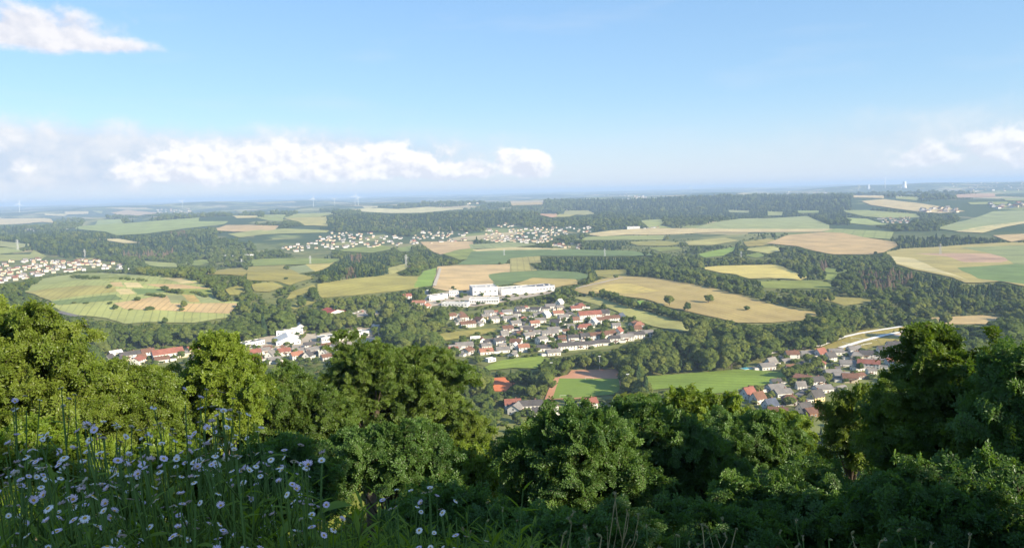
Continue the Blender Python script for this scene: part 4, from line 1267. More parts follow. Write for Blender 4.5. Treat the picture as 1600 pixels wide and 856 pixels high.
for row, items in CENTRE:
    items = sorted(items)
    kinds = {}
    for it in items: kinds.setdefault(it[3], []).append(it)
    for it in items:
        X, Y, sh, rk, yaw = it
        same = kinds[rk]
        pre = '' if len(same) == 1 else (', ' + ORD[same.index(it)] + ' from left')
        px, py = Z6(X, Y)
        house(px, py, sh, rk, yaw, 'white house with %s roof%s, %s' % (ROOF[rk][0], pre, row), 'houses of the middle village')
BELOW = [(705, 772, 'A', 'r', 5, 'red roofed house leftmost below the football pitch'), (725, 800, 'A', 'g', 70, 'grey roofed gable house below the red roofed one, under the tennis court'),
         (812, 782, 'E', 'd', 6, 'long dark roofed house in the middle below the football pitch'), (935, 782, 'A', 'b', -75, 'house with brown roof beside the treetops below the pitch'),
         (880, 812, 'C', 'd', 5, 'low dark roofed house lowest below the football pitch'), (1165, 766, 'A', 'r', 20, 'red roof peeping out between the foreground crowns below the pitch')]
for X, Y, sh, rk, yaw, lab in BELOW:
    px, py = Z6(X, Y)
    house(px, py, sh, rk, yaw, lab, 'houses below the pitch')
RIGHT = [(18, 285, 'D', 'g', 60, 'w', 'white gabled house nearest the swimming pool'), (-10, 300, 'C', 'g', 40, 'w', 'low grey roofed house joined to the gabled one by the pool'),
         (145, 232, 'A', 'b', 30, 'w', 'brown roofed house behind the village grove'), (238, 222, 'C', 'g', 38, 'w', 'grey roofed white house at the top, right of the grove'),
         (318, 226, 'D', 'r', 60, 'w', 'red roofed gable house under the white path'), (376, 250, 'D', 'd', 58, 'w', 'dark roofed gable house below the red roofed one, right village'),
         (410, 210, 'C', 'g', 30, 'w', 'grey roofed house beside the second white path'), (522, 202, 'A', 'g', 40, 'w', 'grey roofed house right of the second white path start'),
         (532, 240, 'H', 'g', 30, 'c', 'cream house with grey hipped roof in the right village'), (596, 232, 'A', 'd', 20, 'w', 'dark roofed house above the big red roof'),
         (310, 292, 'H', 'r', 6, 'w', 'white house with red hipped roof right of the grove'), (482, 282, 'C', 'g', 20, 'w', 'low pale house left of the big red roof'),
         (612, 292, 'E', 'r', 8, 'w', 'large house with the biggest bright red roof, right village'), (392, 340, 'C', 'g', 35, 'w', 'grey roofed bungalow in the middle of the right village'),
         (444, 358, 'C', 'g', 35, 'c', 'cream walled bungalow below the grey roofed one'), (496, 378, 'A', 'b', 20, 'c', 'brown roofed house half hidden by the dark tree'),
         (215, 374, 'C', 'o', -20, 'w', 'orange red roofed house at the lower side of the grove'), (292, 398, 'A', 'd', 45, 'w', 'dark roofed house beside the orange roofed one'),
         (332, 438, 'C', 'g', 42, 'w', 'large white house with low grey roof above the foreground tree'), (292, 492, 'D', 'd', 55, 'y', 'small yellow walled house with dark roof, right village'),
         (45, 432, 'C', 'g', 42, 'w', 'upper of two grey roofed bungalows by the meadow'), (85, 462, 'C', 'g', 42, 'w', 'lower of two grey roofed bungalows by the meadow'),
         (128, 512, 'H', 'b', 15, 'w', 'white house with brown hipped roof, lower right village'), (12, 548, 'D', 's', 55, 'w', 'blue slate gable house, lower right village'),
         (222, 572, 'D', 'd', 52, 'c', 'steep dark gable house at the bottom of the right village'), (60, 578, 'C', 'b', 10, 'w', 'flat brown roofed house at the bottom of the right village'),
         (92, 606, 'C', 'r', 8, 'w', 'low red roofed house, lowest of the right village'), (272, 580, 'C', 'b', 50, 'b', 'timber brown outbuilding beside the steep gable house'),
         (-120, 475, 'D', 'r', 58, 'w', 'red roofed gable house at the left edge of the right village'), (-62, 505, 'D', 'b', 58, 'w', 'brown roofed gable house beside the left edge red roof'),
         (705, 202, 'A', 'd', 30, 'w', 'dark roofed house left of the big right hand tree top'), (770, 226, 'C', 'g', 20, 'w', 'pale house glimpsed at the foot of the lit tree top'),
         (905, 124, 'E', 'r', 15, 'w', 'long red roofed stable beside the gravel ground'), (760, 175, 'A', 'd', 30, 'w', 'dark roofed house under the gravel ground'),
         (1540, 375, 'C', 'g', 15, 'w', 'pale house glimpsed through the trees at the right edge')]
for X, Y, sh, rk, yaw, wk, lab in RIGHT:
    px, py = Z8(X, Y)
    house(px, py, sh, rk, yaw - 10, lab, 'houses of the right village', wk, 0.98)
LEFT = [(181, 560, 'B', 'p', 20, 'w', 'white flat looking house at the left end of the bottom left row'), (203, 561, 'E', 'd', 10, 'w', 'house with wide dark grey roof in the bottom left row'),
        (216, 569, 'A', 'r', 60, 'w', 'small red roofed gable in front of the dark grey roof'), (231, 556, 'A', 'b', 10, 'w', 'brown roofed house before the long red roof'),
        (262, 560, 'L', 'r', 14, 'w', 'long white building with bright red roof at bottom left'), (301, 553, 'B', 'r', 30, 'c', 'cream two storey house with red roof beside the long building'),
        (253, 566, 'C', 'b', 8, 'w', 'low brown roofed annex under the long red roof'),
        (398, 557, 'A', 'r', 10, 'w', 'red roofed house at the left of the works'), (423, 561, 'D', 'g', 68, 'w', 'tall white gable house with grey roof below the works'),
        (444, 555, 'A', 'r', 10, 'w', 'red roofed house right of the tall white gable'), (466, 553, 'C', 'g', 20, 'w', 'low grey roofed house below the works yard'),
        (464, 561, 'A', 'o', 20, 'w', 'orange roofed house at the tree tops below the works'), (481, 562, 'D', 'd', 70, 'w', 'white gable facing the camera below the works yard'),
        (487, 551, 'C', 'g', 15, 'w', 'grey roofed house behind the white gable'), (507, 557, 'D', 'g', 70, 'w', 'white gable half sunk in the tree tops'),
        (522, 549, 'D', 'd', 62, 'w', 'left of two tall white gables with dark roofs'), (534, 554, 'D', 'd', 62, 'w', 'right of two tall white gables with dark roofs'),
        (430, 567, 'C', 'g', 12, 'w', 'low pale house nearest the bright green tree top')]
for px, py, sh, rk, yaw, wk, lab in LEFT:
    house(px, py, sh, rk, yaw, lab, 'houses at the foot of the slope', wk)
for px, py, sh, rk, yaw, lab in [(636, 467, 'A', 'r', 15, 'red roofed house in the trees, upper left of the factory'), (655, 478, 'E', 'o', -12, 'large orange roofed house among trees left of the factory'),
                                 (666, 483, 'A', 'o', 60, 'orange roofed house in front of the large orange one')]:
    house(px, py, sh, rk, yaw, lab, 'red roofs by the factory')

# smaller houses, sheds and extensions that fill the gaps between them
def fill(poly, n, label, group, gap, sc0, sc1, seed, yaws):
    rng = random.Random(seed); poly = np.array(poly); k_, tries = 0, 0
    while k_ < n and tries < n * 60:
        tries += 1
        x = rng.uniform(poly[:, 0].min(), poly[:, 0].max()); y = rng.uniform(poly[:, 1].min(), poly[:, 1].max())
        if not inside(np.array([x]), np.array([y]), poly)[0] or in_any(np.array([x]), np.array([y - 3]), FIELD_PX)[0]: continue
        g = G(x, y)
        if any(math.hypot(g[0] - a, g[1] - b) < gap for a, b in HOUSE_POS): continue
        rk = rng.choice('ddggbbbrg'); sh = rng.choice('AACCBD'); wk = rng.choice('wwwwccg')
        house(x, y, sh, rk, rng.choice(yaws), '%s house with %s roof, %s' % (WALL[wk][0], ROOF[rk][0], label), group, wk, rng.uniform(sc0, sc1)); k_ += 1


fill([(700, 500), (800, 484), (905, 476), (985, 500), (1015, 517), (1000, 528), (905, 548), (850, 555), (790, 560), (720, 556), (740, 535), (790, 525), (785, 512), (720, 512)], 34, 'tucked between the village rows', 'smaller houses of the middle village', 15.5, .62, .85, 3, [10, 15, 20, 60])
fill([(1165, 580), (1250, 556), (1330, 549), (1400, 545), (1420, 560), (1330, 600), (1280, 640), (1200, 650), (1165, 632)], 16, 'tucked into the right village', 'smaller houses of the right village', 15, .62, .85, 4, [25, 40, 50])
fill([(384, 552), (430, 546), (545, 541), (545, 562), (384, 566)], 12, 'in the row below the works', 'smaller houses below the works', 13, .65, .9, 5, [10, 20, 65])
fill([(170, 556), (330, 548), (330, 566), (170, 572)], 7, 'in the bottom left row', 'smaller houses of the bottom left row', 13, .7, .95, 6, [10, 20, 60])

# ---------------------------------------------------------------- factory and works
M_WHITE = mat('white_cladding', (0.68, 0.67, 0.65), 0.6, 0.04, 0.4)
M_GREY = mat('grey_cladding_and_shade', (0.42, 0.43, 0.45), 0.6, 0.05, 0.4)  # grey metal parts; also the painted shade on the tall block's left wall
M_FLAT = mat('flat_roof', (0.50, 0.48, 0.44), 0.9, 0.10, 0.3)
M_DARKROOF = mat('dark_sheet_roof', (0.16, 0.16, 0.17), 0.7, 0.10, 0.3)
M_RED = mat('red_sheet_roof', (0.38, 0.08, 0.05), 0.7, 0.08, 0.3)


def window_mesh(wd_, ht):
    key = ('band', wd_, ht)
    if key not in CACHE:
        b = MB(); b.box(-wd_ / 2, wd_ / 2, -0.08, 0.02, -ht / 2, ht / 2, 0); b.box(-wd_ / 2 + .15, wd_ / 2 - .15, -0.1, -0.07, -ht / 2 + .15, ht / 2 - .15, 1)
        CACHE[key] = b.data('window', [M_FRAME, M_PANE])
    return CACHE[key]


def hall(name, label, pl, pr, height, depth, wallm, roofm, cols=0, rows=1, win=(2.2, 1.6), gable=0.0, cat='hall', side=None, doors=0):
    """a flat or low-pitched hall: its front edge runs from picture point pl to pr on the ground"""
    a, b_ = G(*pl), G(*pr)
    v = b_[:2] - a[:2]; L = float(np.hypot(*v)); yaw = math.atan2(v[1], v[0])
    z = min(a[2], b_[2])
    e = empty(name, (a[0], a[1], z + 0.5), yaw)
    tag(e, label, cat)
    b = MB()
    if gable:
        p = [(0, 0, -2), (L, 0, -2), (L, depth, -2), (0, depth, -2), (0, 0, height), (L, 0, height), (L, depth, height), (0, depth, height), (L / 2, 0, height + gable), (L / 2, depth, height + gable)]
        b.faces(p, [(0, 1, 5, 8, 4), (1, 2, 6, 5), (2, 3, 7, 9, 6), (3, 0, 4, 7), (4, 8, 9, 7), (8, 5, 6, 9)])
    else:
        b.box(0, L, 0, depth, -2, height)
    link('wall', b.data('wall', wallm), e)
    if side:
        sb = MB(); sb.box(-0.12, -0.01, 0.01, depth - .01, -1.9, height - .3)  # thin panel over the left wall, its grey colour painting that side's shade
        link('shade_panel', sb.data('shade_panel', side), e)
    b = MB()
    if gable:
        o = 0.5; s = gable / (L / 2)
        lo = [(-o, -o, height - o * s), (L / 2, -o, height + gable), (L + o, -o, height - o * s), (-o, depth + o, height - o * s), (L / 2, depth + o, height + gable), (L + o, depth + o, height - o * s)]
        hi = [(x, y, q + .3) for x, y, q in lo]
        b.faces(lo + hi, [(6, 7, 10, 9), (7, 8, 11, 10), (0, 3, 4, 1), (1, 4, 5, 2), (0, 1, 7, 6), (1, 2, 8, 7), (3, 9, 10, 4), (4, 10, 11, 5), (0, 6, 9, 3), (2, 5, 11, 8)])
    else:
        b.box(0.35, L - 0.35, 0.35, depth - 0.35, height + 0.003, height + 0.12)
    rf = link('roof', b.data('roof', roofm), e)
    if not gable:
        b = MB()
        b.box(0, L, 0, 0.34, height, height + 0.7); b.box(0, L, depth - .34, depth, height, height + 0.7); b.box(0, .34, .34, depth - .34, height, height + .7); b.box(L - .34, L, .34, depth - .34, height, height + .7)
        link('parapet', b.data('parapet', wallm), rf)
        for q in range(int(L // 16)):
            b2 = 8 + q * 16
            key = 'skylight'
            if key not in CACHE:
                mb = MB(); mb.box(-1.6, 1.6, -1.2, 1.2, 0, 0.8, 0); mb.box(-1.45, 1.45, -1.05, 1.05, 0.8, 0.9, 1)
                CACHE[key] = mb.data('skylight', [M_FRAME, M_PANE])
            link('skylight', CACHE[key], rf, (b2, depth * 0.5, height + 0.1))
            if q % 2:
                if 'unit' not in CACHE:
                    mb = MB(); mb.box(-1.5, 1.5, -2.2, 2.2, 0, 1.7); mb.box(-.5, .5, -.5, .5, 1.7, 2.4); CACHE['unit'] = mb.data('roof_unit', M_GREY)
                link('roof_unit', CACHE['unit'], rf, (b2 + 6, depth * 0.3, height + 0.1))
    for r_ in range(rows if cols else 0):
        for c_ in range(cols):
            link('window', window_mesh(*win), e, (L * (c_ + .5) / cols, -0.013, height * (r_ + .55) / rows))
    for q in range(doors):
        b = MB(); b.box(-2, 2, -0.1, 0.02, 0, 4.2)
        link('gate', b.data('gate', M_GREY), e, (L * (q + 1) / (doors + 1), -0.013, 0))
    return e


hall('factory_hall', 'tall white factory block with left wall coloured grey as shade', (739, 463), (778, 462), 13, 42, M_WHITE, M_FLAT, 5, 1, (3.5, 2.0), side=M_GREY, cat='factory')
hall('factory_hall', 'long low white factory wing in front of the tall block', (733, 475), (779, 475), 7, 22, M_WHITE, M_FLAT, 12, 1, (2.4, 2.2), cat='factory')
hall('factory_hall', 'long white factory wing right of the tall block', (784, 462), (838, 458), 9, 34, M_WHITE, M_FLAT, 14, 1, (2.2, 1.6), cat='factory')
hall('factory_hall', 'grey hall at the right end of the factory', (838, 458), (867, 455), 9, 30, M_GREY, M_DARKROOF, 6, 1, (2.6, 2.0), cat='factory')
hall('factory_hall', 'white cube building at the left of the tall factory block', (702, 464), (717, 464), 8, 18, M_WHITE, M_FLAT, 4, 2, cat='factory')
hall('office_building', 'long white office building left of the factory', (671, 471), (700, 467), 7, 14, M_WHITE, M_DARKROOF, 9, 2, cat='factory')
hall('shed', 'small pale shed at the upper left of the factory', (661, 460), (673, 460), 5, 12, M_WHITE, M_FLAT, 3, 1)
hall('factory_hall', 'low flat hall between factory wing and village trees', (690, 478), (730, 480), 5, 14, M_WHITE, M_FLAT, 8, 1, cat='factory')
hall('warehouse', 'long white works hall with dark grey roof', (503, 537), (540, 532), 6, 16, M_WHITE, M_DARKROOF, 10, 1)
hall('warehouse', 'long white works hall with pale roof joined to the dark roofed one', (541, 532), (577, 526), 6, 16, M_WHITE, M_FLAT, 10, 1)
hall('warehouse', 'white tent roofed works hall in the left yard', (432, 541), (470, 538), 4, 34, M_WHITE, M_WHITE, 5, 1, gable=5)
hall('warehouse', 'white hall behind the tent roofed hall', (432, 526), (474, 523), 6, 16, M_WHITE, M_WHITE, 6, 1)
hall('warehouse', 'white gabled hall at the upper end of the works', (462, 518), (478, 517), 4, 20, M_WHITE, M_WHITE, 3, 1, gable=4)
hall('warehouse', 'white low works wing at the left with ribbon of windows', (384, 545), (414, 538), 5, 12, M_WHITE, M_DARKROOF, 8, 1)
hall('apartment_block', 'white apartment block with blue and red balcony panels', (503, 509), (533, 507), 11, 12, M_WHITE, M_FLAT, 7, 3, (1.6, 1.5), cat='apartments')
hall('sports_hall', 'white gable fronted hall with red roof behind the apartments', (512, 498), (544, 494), 6, 30, M_WHITE, M_RED, 3, 1, gable=4)
hall('shed', 'flat white roofed shed in the trees right of the works', (630, 507), (648, 506), 4, 9, M_WHITE, M_WHITE, 3, 1)
hall('shed', 'long white shed among trees at the works end', (585, 514), (620, 509), 4, 10, M_WHITE, M_FLAT, 6, 1)
hall('shed', 'low pale shed by the meadow below the village', (763, 567), (775, 565), 3, 6, M_WHITE, M_FLAT, 2, 1)
hall('clubhouse', 'small white clubhouse beside the running track', (846, 607), (852, 601), 4, 8, M_WHITE, M_DARKROOF, 2, 1)
hall('warehouse', 'wide white shed alone in the far left valley', (348, 403), (392, 402.5), 7, 30, M_WHITE, M_WHITE, 6, 1, (4, 2))
hall('warehouse', 'white shed at the right end of the left village', (181, 425), (197, 425), 7, 20, M_WHITE, M_WHITE, 4, 1)
hall('farm_shed', 'pale farm sheds in the distance beside the long cream field', (980, 358.5), (1000, 358), 9, 30, M_WHITE, M_FLAT, 3, 1)
# coloured balcony panels of the apartment block
ap = [o for o in bpy.data.objects if o.name.startswith('apartment_block')][0]
for q, (fx, colr) in enumerate([(4.0, (0.10, 0.22, 0.50)), (13.0, (0.62, 0.10, 0.06)), (22.0, (0.10, 0.22, 0.50))]):
    for r_ in range(3):
        b = MB(); b.box(-1.6, 1.6, -1.2, -0.02, -0.1, 1.0)
        link('balcony', b.data('balcony', mat('panel_%d' % q, colr, 0.6, 0.05, 1.0)), ap, (fx, -0.1, 0.6 + r_ * 3.5))

# ---------------------------------------------------------------- far villages
FAR_MESH = []
for q, (sh, rk, wk) in enumerate([('A', 'b', 'c'), ('B', 'g', 'w'), ('C', 'r', 'c'), ('B', 'b', 'c'), ('A', 'd', 'g'), ('E', 'g', 'w'), ('D', 'g', 'c'), ('C', 'b', 'w')]):
    a, b = wall_data(sh, wk), roof_data(sh, rk)
    vs = [tuple(v.co) for v in a.vertices] + [tuple(v.co) for v in b.vertices]
    fs = [tuple(p.vertices) for p in a.polygons] + [tuple(i_ + len(a.vertices) for i_ in p.vertices) for p in b.polygons]
    FAR_MESH.append(mesh('house', vs, fs, [MW[wk], MR[rk]], [0] * len(a.polygons) + [1] * len(b.polygons)))
FAR = [(0, 150, 'pale house in the far village under the wooded ridge, left part', 'far village, left part'), (1, 12, 'pale house in the scattered outskirts left of the far village', 'outskirts of the far village'),
       (2, 140, 'pale house in the far village, right part on the slope', 'far village, right part'), (3, 6, 'pale house in the small group below the far village slope', 'far village, lower group'),
       (4, 14, 'pale house in the short row behind the wide blue green crop', 'far village, short row'), (5, 150, 'pale house in the spread out village at the left edge', 'left edge village'),
       (6, 12, 'pale house at the lower left edge village', 'left edge village, lower end'), (7, 30, 'pale house in the tiny village in front of the right hand woods', 'tiny right village'),
       (8, 8, 'pale farm building on the rim of the long cream field', 'farm on the rim')]
left_over, n_far = [], 0
for vi, n, lab, grp in FAR:
    poly = np.array(VILLAGE_FAR_PX[vi])
    got, tries = [], 0
    while len(got) < n and tries < n * 40:
        tries += 1
        x = random.uniform(poly[:, 0].min(), poly[:, 0].max()); y = random.uniform(poly[:, 1].min(), poly[:, 1].max())
        if not inside(np.array([x]), np.array([y]), poly)[0]: continue
        if any(abs(x - q[0]) < 2.6 and abs(y - q[1]) < 0.8 for q in got): continue
        got.append((x, y))
    gp, _ = ground([q[0] for q in got], [q[1] for q in got])
    for j, g in enumerate(gp):
        rz = -math.atan2(g[0], g[1]) + random.choice([0.1, 0.35, 0.2, 1.3]) + random.uniform(-.15, .15)
        me_ = random.choice(FAR_MESH)
        sc_ = random.uniform(0.62, 0.88)
        if n_far < 150 and random.random() < 0.5:
            o = link('house', me_, None, (g[0], g[1], g[2] + 0.8), (0, 0, rz), (sc_,) * 3)
            tag(o, lab, 'house', grp); n_far += 1
        else:
            left_over.append((g, rz, me_, sc_))
# specks of villages farther out
for (x0, x1, y0, y1, n) in [(245, 298, 327, 334, 34), (30, 120, 354, 359, 14), (655, 760, 314, 322, 30), (980, 1010, 305, 311, 26), (925, 980, 303, 307, 12), (1110, 1170, 304, 308, 18), (1225, 1300, 300, 305, 22), (1440, 1500, 326, 333, 24),
                            (1480, 1600, 284, 300, 40), (1330, 1420, 290, 300, 14), (1540, 1600, 318, 326, 14), (40, 60, 360, 362, 5), (1185, 1200, 303, 306, 6)]:
    xs = [random.uniform(x0, x1) for _ in range(n)]; ys = [random.uniform(y0, y1) for _ in range(n)]
    gp, hit = ground(xs, ys)
    for g, h_ in zip(gp, hit):
        if h_: left_over.append((g, random.uniform(0, 3.1), random.choice(FAR_MESH), random.uniform(1.1, 2.0)))
vs, fs, mi, mats_far = [], [], [], []
for g, rz, me_, sc_ in left_over:
    k_ = len(vs); ca, sa = math.cos(rz) * sc_, math.sin(rz) * sc_
    off = {}
    for m_i, m_ in enumerate(me_.materials):
        if m_ not in mats_far: mats_far.append(m_)
        off[m_i] = mats_far.index(m_)
    vs += [(g[0] + v.co.x * ca - v.co.y * sa, g[1] + v.co.x * sa + v.co.y * ca, g[2] + 0.8 + v.co.z * sc_) for v in me_.vertices]
    for p in me_.polygons:
        fs.append(tuple(i_ + k_ for i_ in p.vertices)); mi.append(off[p.material_index])
tag(link('distant_houses', mesh('distant_houses', vs, fs, mats_far, mi)), 'specks of pale houses in the farthest villages', 'houses', kind='stuff')

# ---------------------------------------------------------------- masts, turbines, chimneys
M_MAST = mat('white_mast', (0.78, 0.78, 0.78), 0.5, 0.02, 0.1)
M_STEEL = mat('galvanised_steel', (0.50, 0.51, 0.52), 0.5, 0.05, 1.0)


def turbine(px, py, top, label, spin):
    g, hit = ground([px], [py]); g = g[0]
    d = float(np.hypot(g[0], g[1]))
    H = (py - top) * d / F_PX * 0.80
    e = empty('wind_turbine', g, -math.atan2(g[0], g[1]))
    tag(e, label, 'wind turbine', 'wind turbines on the horizon')
    b = MB(); b.tube([(0, 0, -5), (0, 0, H * .5), (0, 0, H)], [H * .020, H * .016, H * .012], 10); link('tower', b.data('tower', M_MAST), e)
    b = MB(); b.box(-H * .02, H * .02, -H * .06, H * .05, H * .99, H * 1.035); nc = link('nacelle', b.data('nacelle', M_MAST), e)
    for q in range(3):
        a = spin + q * 2.0944
        L = H * 0.5
        u = Vector((math.sin(a), 0, math.cos(a))); s = Vector((math.cos(a), 0, -math.sin(a)))
        c0 = Vector((0, -H * .065, H * 1.01))
        b = MB(); b.faces([c0 - s * L * .05, c0 + s * L * .06, c0 + u * L + s * L * .012, c0 + u * L - s * L * .012] + [p + Vector((0, -L * .02, 0)) for p in (c0 - s * L * .05, c0 + s * L * .06, c0 + u * L + s * L * .012, c0 + u * L - s * L * .012)],
                          [(0, 1, 2, 3), (7, 6, 5, 4), (0, 4, 5, 1), (1, 5, 6, 2), (2, 6, 7, 3), (3, 7, 4, 0)])
        link('blade', b.data('blade', M_MAST), e)


for px, py, top, lab, s_ in [(31, 332, 318, 'wind turbine farthest left on the horizon', 0.2), (285, 325, 313, 'wind turbine on the far hill above the left hamlet', 0.8), (490, 323, 308, 'tall wind turbine left of the turbine group', 0.1),
                             (523, 321, 309, 'small wind turbine in the middle of the turbine group', 1.0), (555, 321, 304, 'left wind turbine of the close pair', 0.4), (560, 321, 306, 'right wind turbine of the close pair', 1.5),
                             (1080, 303, 292, 'wind turbine alone on the horizon right of centre', 0.6)]:
    turbine(px, py, top, lab, s_)


def pylon(px, py, top, label):
    g = G(px, py); d = float(np.hypot(g[0], g[1])); H = (py - top) * d / F_PX
    e = empty('power_pylon', g, -math.atan2(g[0], g[1]) + 0.3); tag(e, label, 'pylon', 'power pylons across the fields')
    b = MB(); w0, w1, r_ = H * .09, H * .015, max(0.16, H * 0.008)
    for sx in (-1, 1):
        for sy in (-1, 1): b.tube([(sx * w0, sy * w0, -1), (sx * w1, sy * w1, H)], [r_, r_ * .8], 4)
    for q in range(6):
        z0, z1 = H * q / 6, H * (q + 1) / 6
        a, c_ = w0 + (w1 - w0) * q / 6, w0 + (w1 - w0) * (q + 1) / 6
        for sy in (-1, 1):
            b.tube([(-a, sy * a, z0), (c_, sy * c_, z1)], [r_ * .6] * 2, 4); b.tube([(a, sy * a, z0), (-c_, sy * c_, z1)], [r_ * .6] * 2, 4)
    link('lattice_tower', b.data('lattice_tower', M_STEEL), e)
    for zf, wf in ((0.70, .22), (0.82, .18), (0.94, .13)):
        b = MB(); b.tube([(-H * wf, 0, H * zf), (0, 0, H * (zf + .03)), (H * wf, 0, H * zf)], [r_ * .7, r_, r_ * .7], 4); b.tube([(-H * wf, 0, H * zf), (H * wf, 0, H * zf)], [r_ * .6] * 2, 4)
        link('crossarm', b.data('crossarm', M_STEEL), e)


for px, py, top, lab in [(28, 391, 377, 'power pylon in the grey green field at the left edge'), (133, 403, 391, 'power pylon against the left conifer woods'), (378, 417, 405, 'power pylon on the yellowish meadow, left of centre'),
                         (485, 413, 400, 'power pylon on the green hill top meadow'), (635, 417, 398, 'tallest power pylon, beside the brown dead spruces'), (788, 400, 389, 'power pylon in the blue green crop'),
                         (945, 401, 388, 'power pylon at the edge of the dark spruce block'), (1158, 403, 393, 'power pylon among hedges right of centre'), (1469, 398, 383, 'power pylon in the wide right field')]:
    pylon(px, py, top, lab)


def floodlight(px, py, top, label):
    g = G(px, py); d = float(np.hypot(g[0], g[1])); H = (py - top) * d / F_PX
    e = empty('floodlight_mast', g); tag(e, label, 'floodlight', 'floodlights round the football pitch')
    b = MB(); b.tube([(0, 0, -0.5), (0, 0, H)], [0.2, 0.12], 8); link('pole', b.data('pole', M_STEEL), e)
    b = MB(); b.box(-1.2, 1.2, -.1, .1, H - .1, H + .1); link('crossbar', b.data('crossbar', M_STEEL), e)
    for q in (-0.9, 0, 0.9):
        b = MB(); b.box(q - .35, q + .35, -.4, .1, H + .1, H + .6); link('lamp', b.data('lamp', M_MAST), e)


floodlight(862, 591, 566, 'floodlight mast at the far left corner of the football pitch')
floodlight(983, 592, 567, 'floodlight mast behind the right corner of the pitch')
floodlight(981, 612, 584, 'floodlight mast at the right touchline of the pitch')
floodlight(937, 579, 556, 'slim floodlight mast behind the far end of the pitch')
# goals
for px, py, lab in [(921, 593.5, 'white football goal at the far end of the pitch'), (882, 622, 'white football goal at the near end of the pitch')]:
    g = G(px, py); e = empty('football_goal', g, 0.0); tag(e, lab, 'goal')
    for nm, p in (('post', [(-3.66, 0, 0), (-3.66, 0, 2.6)]), ('post', [(3.66, 0, 0), (3.66, 0, 2.6)]), ('crossbar', [(-3.66, 0, 2.6), (3.66, 0, 2.6)])):
        b = MB(); b.tube(p, [0.07, 0.07], 6); link(nm, b.data(nm, M_MAST), e)
# power station far right: cooling tower, stacks
for px, py, top, w_, nm, lab in [(1413, 292.5, 285, 7, 'cooling_tower', 'white cooling tower far away on the right horizon'), (1382.5, 293, 279, 1.2, 'chimney_stack', 'tall thin chimney stack on the right horizon'), (1357, 294, 289, 3, 'cooling_tower', 'squat pale tower left of the tall stack')]:
    g, hit = ground([px], [py + 2]); g = g[0]; d = float(np.hypot(g[0], g[1])); H = (py + 2 - top) * d / F_PX; r_ = w_ * d / F_PX / 2
    b = MB()
    prof = [(0, 1.0), (.2, .86), (.45, .72), (.7, .66), (.9, .69), (1, .72)] if nm == 'cooling_tower' else [(0, 1), (1, .6)]
    b.tube([(0, 0, H * q) for q, _ in prof], [r_ * f for _, f in prof], 20)
    tag(link(nm, b.data(nm, M_MAST, True), None, g), lab, 'tower' if nm == 'cooling_tower' else 'chimney')
# pool
g = G(1167, 577)
e = empty('swimming_pool', (g[0], g[1], g[2] + 0.9), 0.35); tag(e, 'blue swimming pool at the upper meadow edge of the right village', 'pool')
b = MB(); b.box(-5.6, 5.6, -4.1, 4.1, -2, 0.35); link('rim', b.data('rim', MW['w']), e)
b = MB(); b.box(-4.8, 4.8, -3.3, 3.3, 0.3, 0.42); link('water', b.data('water', mat('pool_water', (0.10, 0.48, 0.62), 0.1, 0.03, 0.5, spec=0.5)), e)


def fence(name, label, pts, hgt=1.3, step=4.0):
    gp, _ = ground([p[0] for p in pts], [p[1] for p in pts])
    b, rails = MB(), MB()
    prev = None
    for a, c_ in zip(gp, gp[1:]):
        n = max(1, int(np.hypot(*(c_ - a)[:2]) / step))
        for q in range(n + 1):
            x, y = a[0] + (c_[0] - a[0]) * q / n, a[1] + (c_[1] - a[1]) * q / n
            z = float(T(x, y)) + 0.6
            b.box(x - .12, x + .12, y - .12, y + .12, z - .8, z + hgt)
            if prev is not None:
                for hz_ in (0.6, 1.15): rails.tube([(prev[0], prev[1], prev[2] + hz_), (x, y, z + hz_)], [.09, .09], 4)
            prev = (x, y, z)
    e = empty(name, gp[0]); tag(e, label, 'fence', 'white paddock fences')
    for nm, q in (('posts', b), ('rails', rails)):
        q.v = [(v[0] - gp[0][0], v[1] - gp[0][1], v[2] - gp[0][2]) for v in q.v]
        tag(link(nm, q.data(nm, M_MAST), e), kind='stuff')


fence('paddock_fence', 'white paddock fence nearest the village between the paths', [(1316, 537), (1345, 541), (1362, 538)])
fence('paddock_fence', 'white paddock fence in the middle between the paths', [(1330, 530), (1370, 533)])
fence('paddock_fence', 'white paddock fence farthest up between the paths', [(1350, 523), (1395, 525)])

# cars in the pale car park
CAR_COL = [(0.75, 0.75, 0.75), (0.10, 0.12, 0.16), (0.45, 0.06, 0.05), (0.70, 0.70, 0.72), (0.35, 0.37, 0.40), (0.72, 0.72, 0.70)]


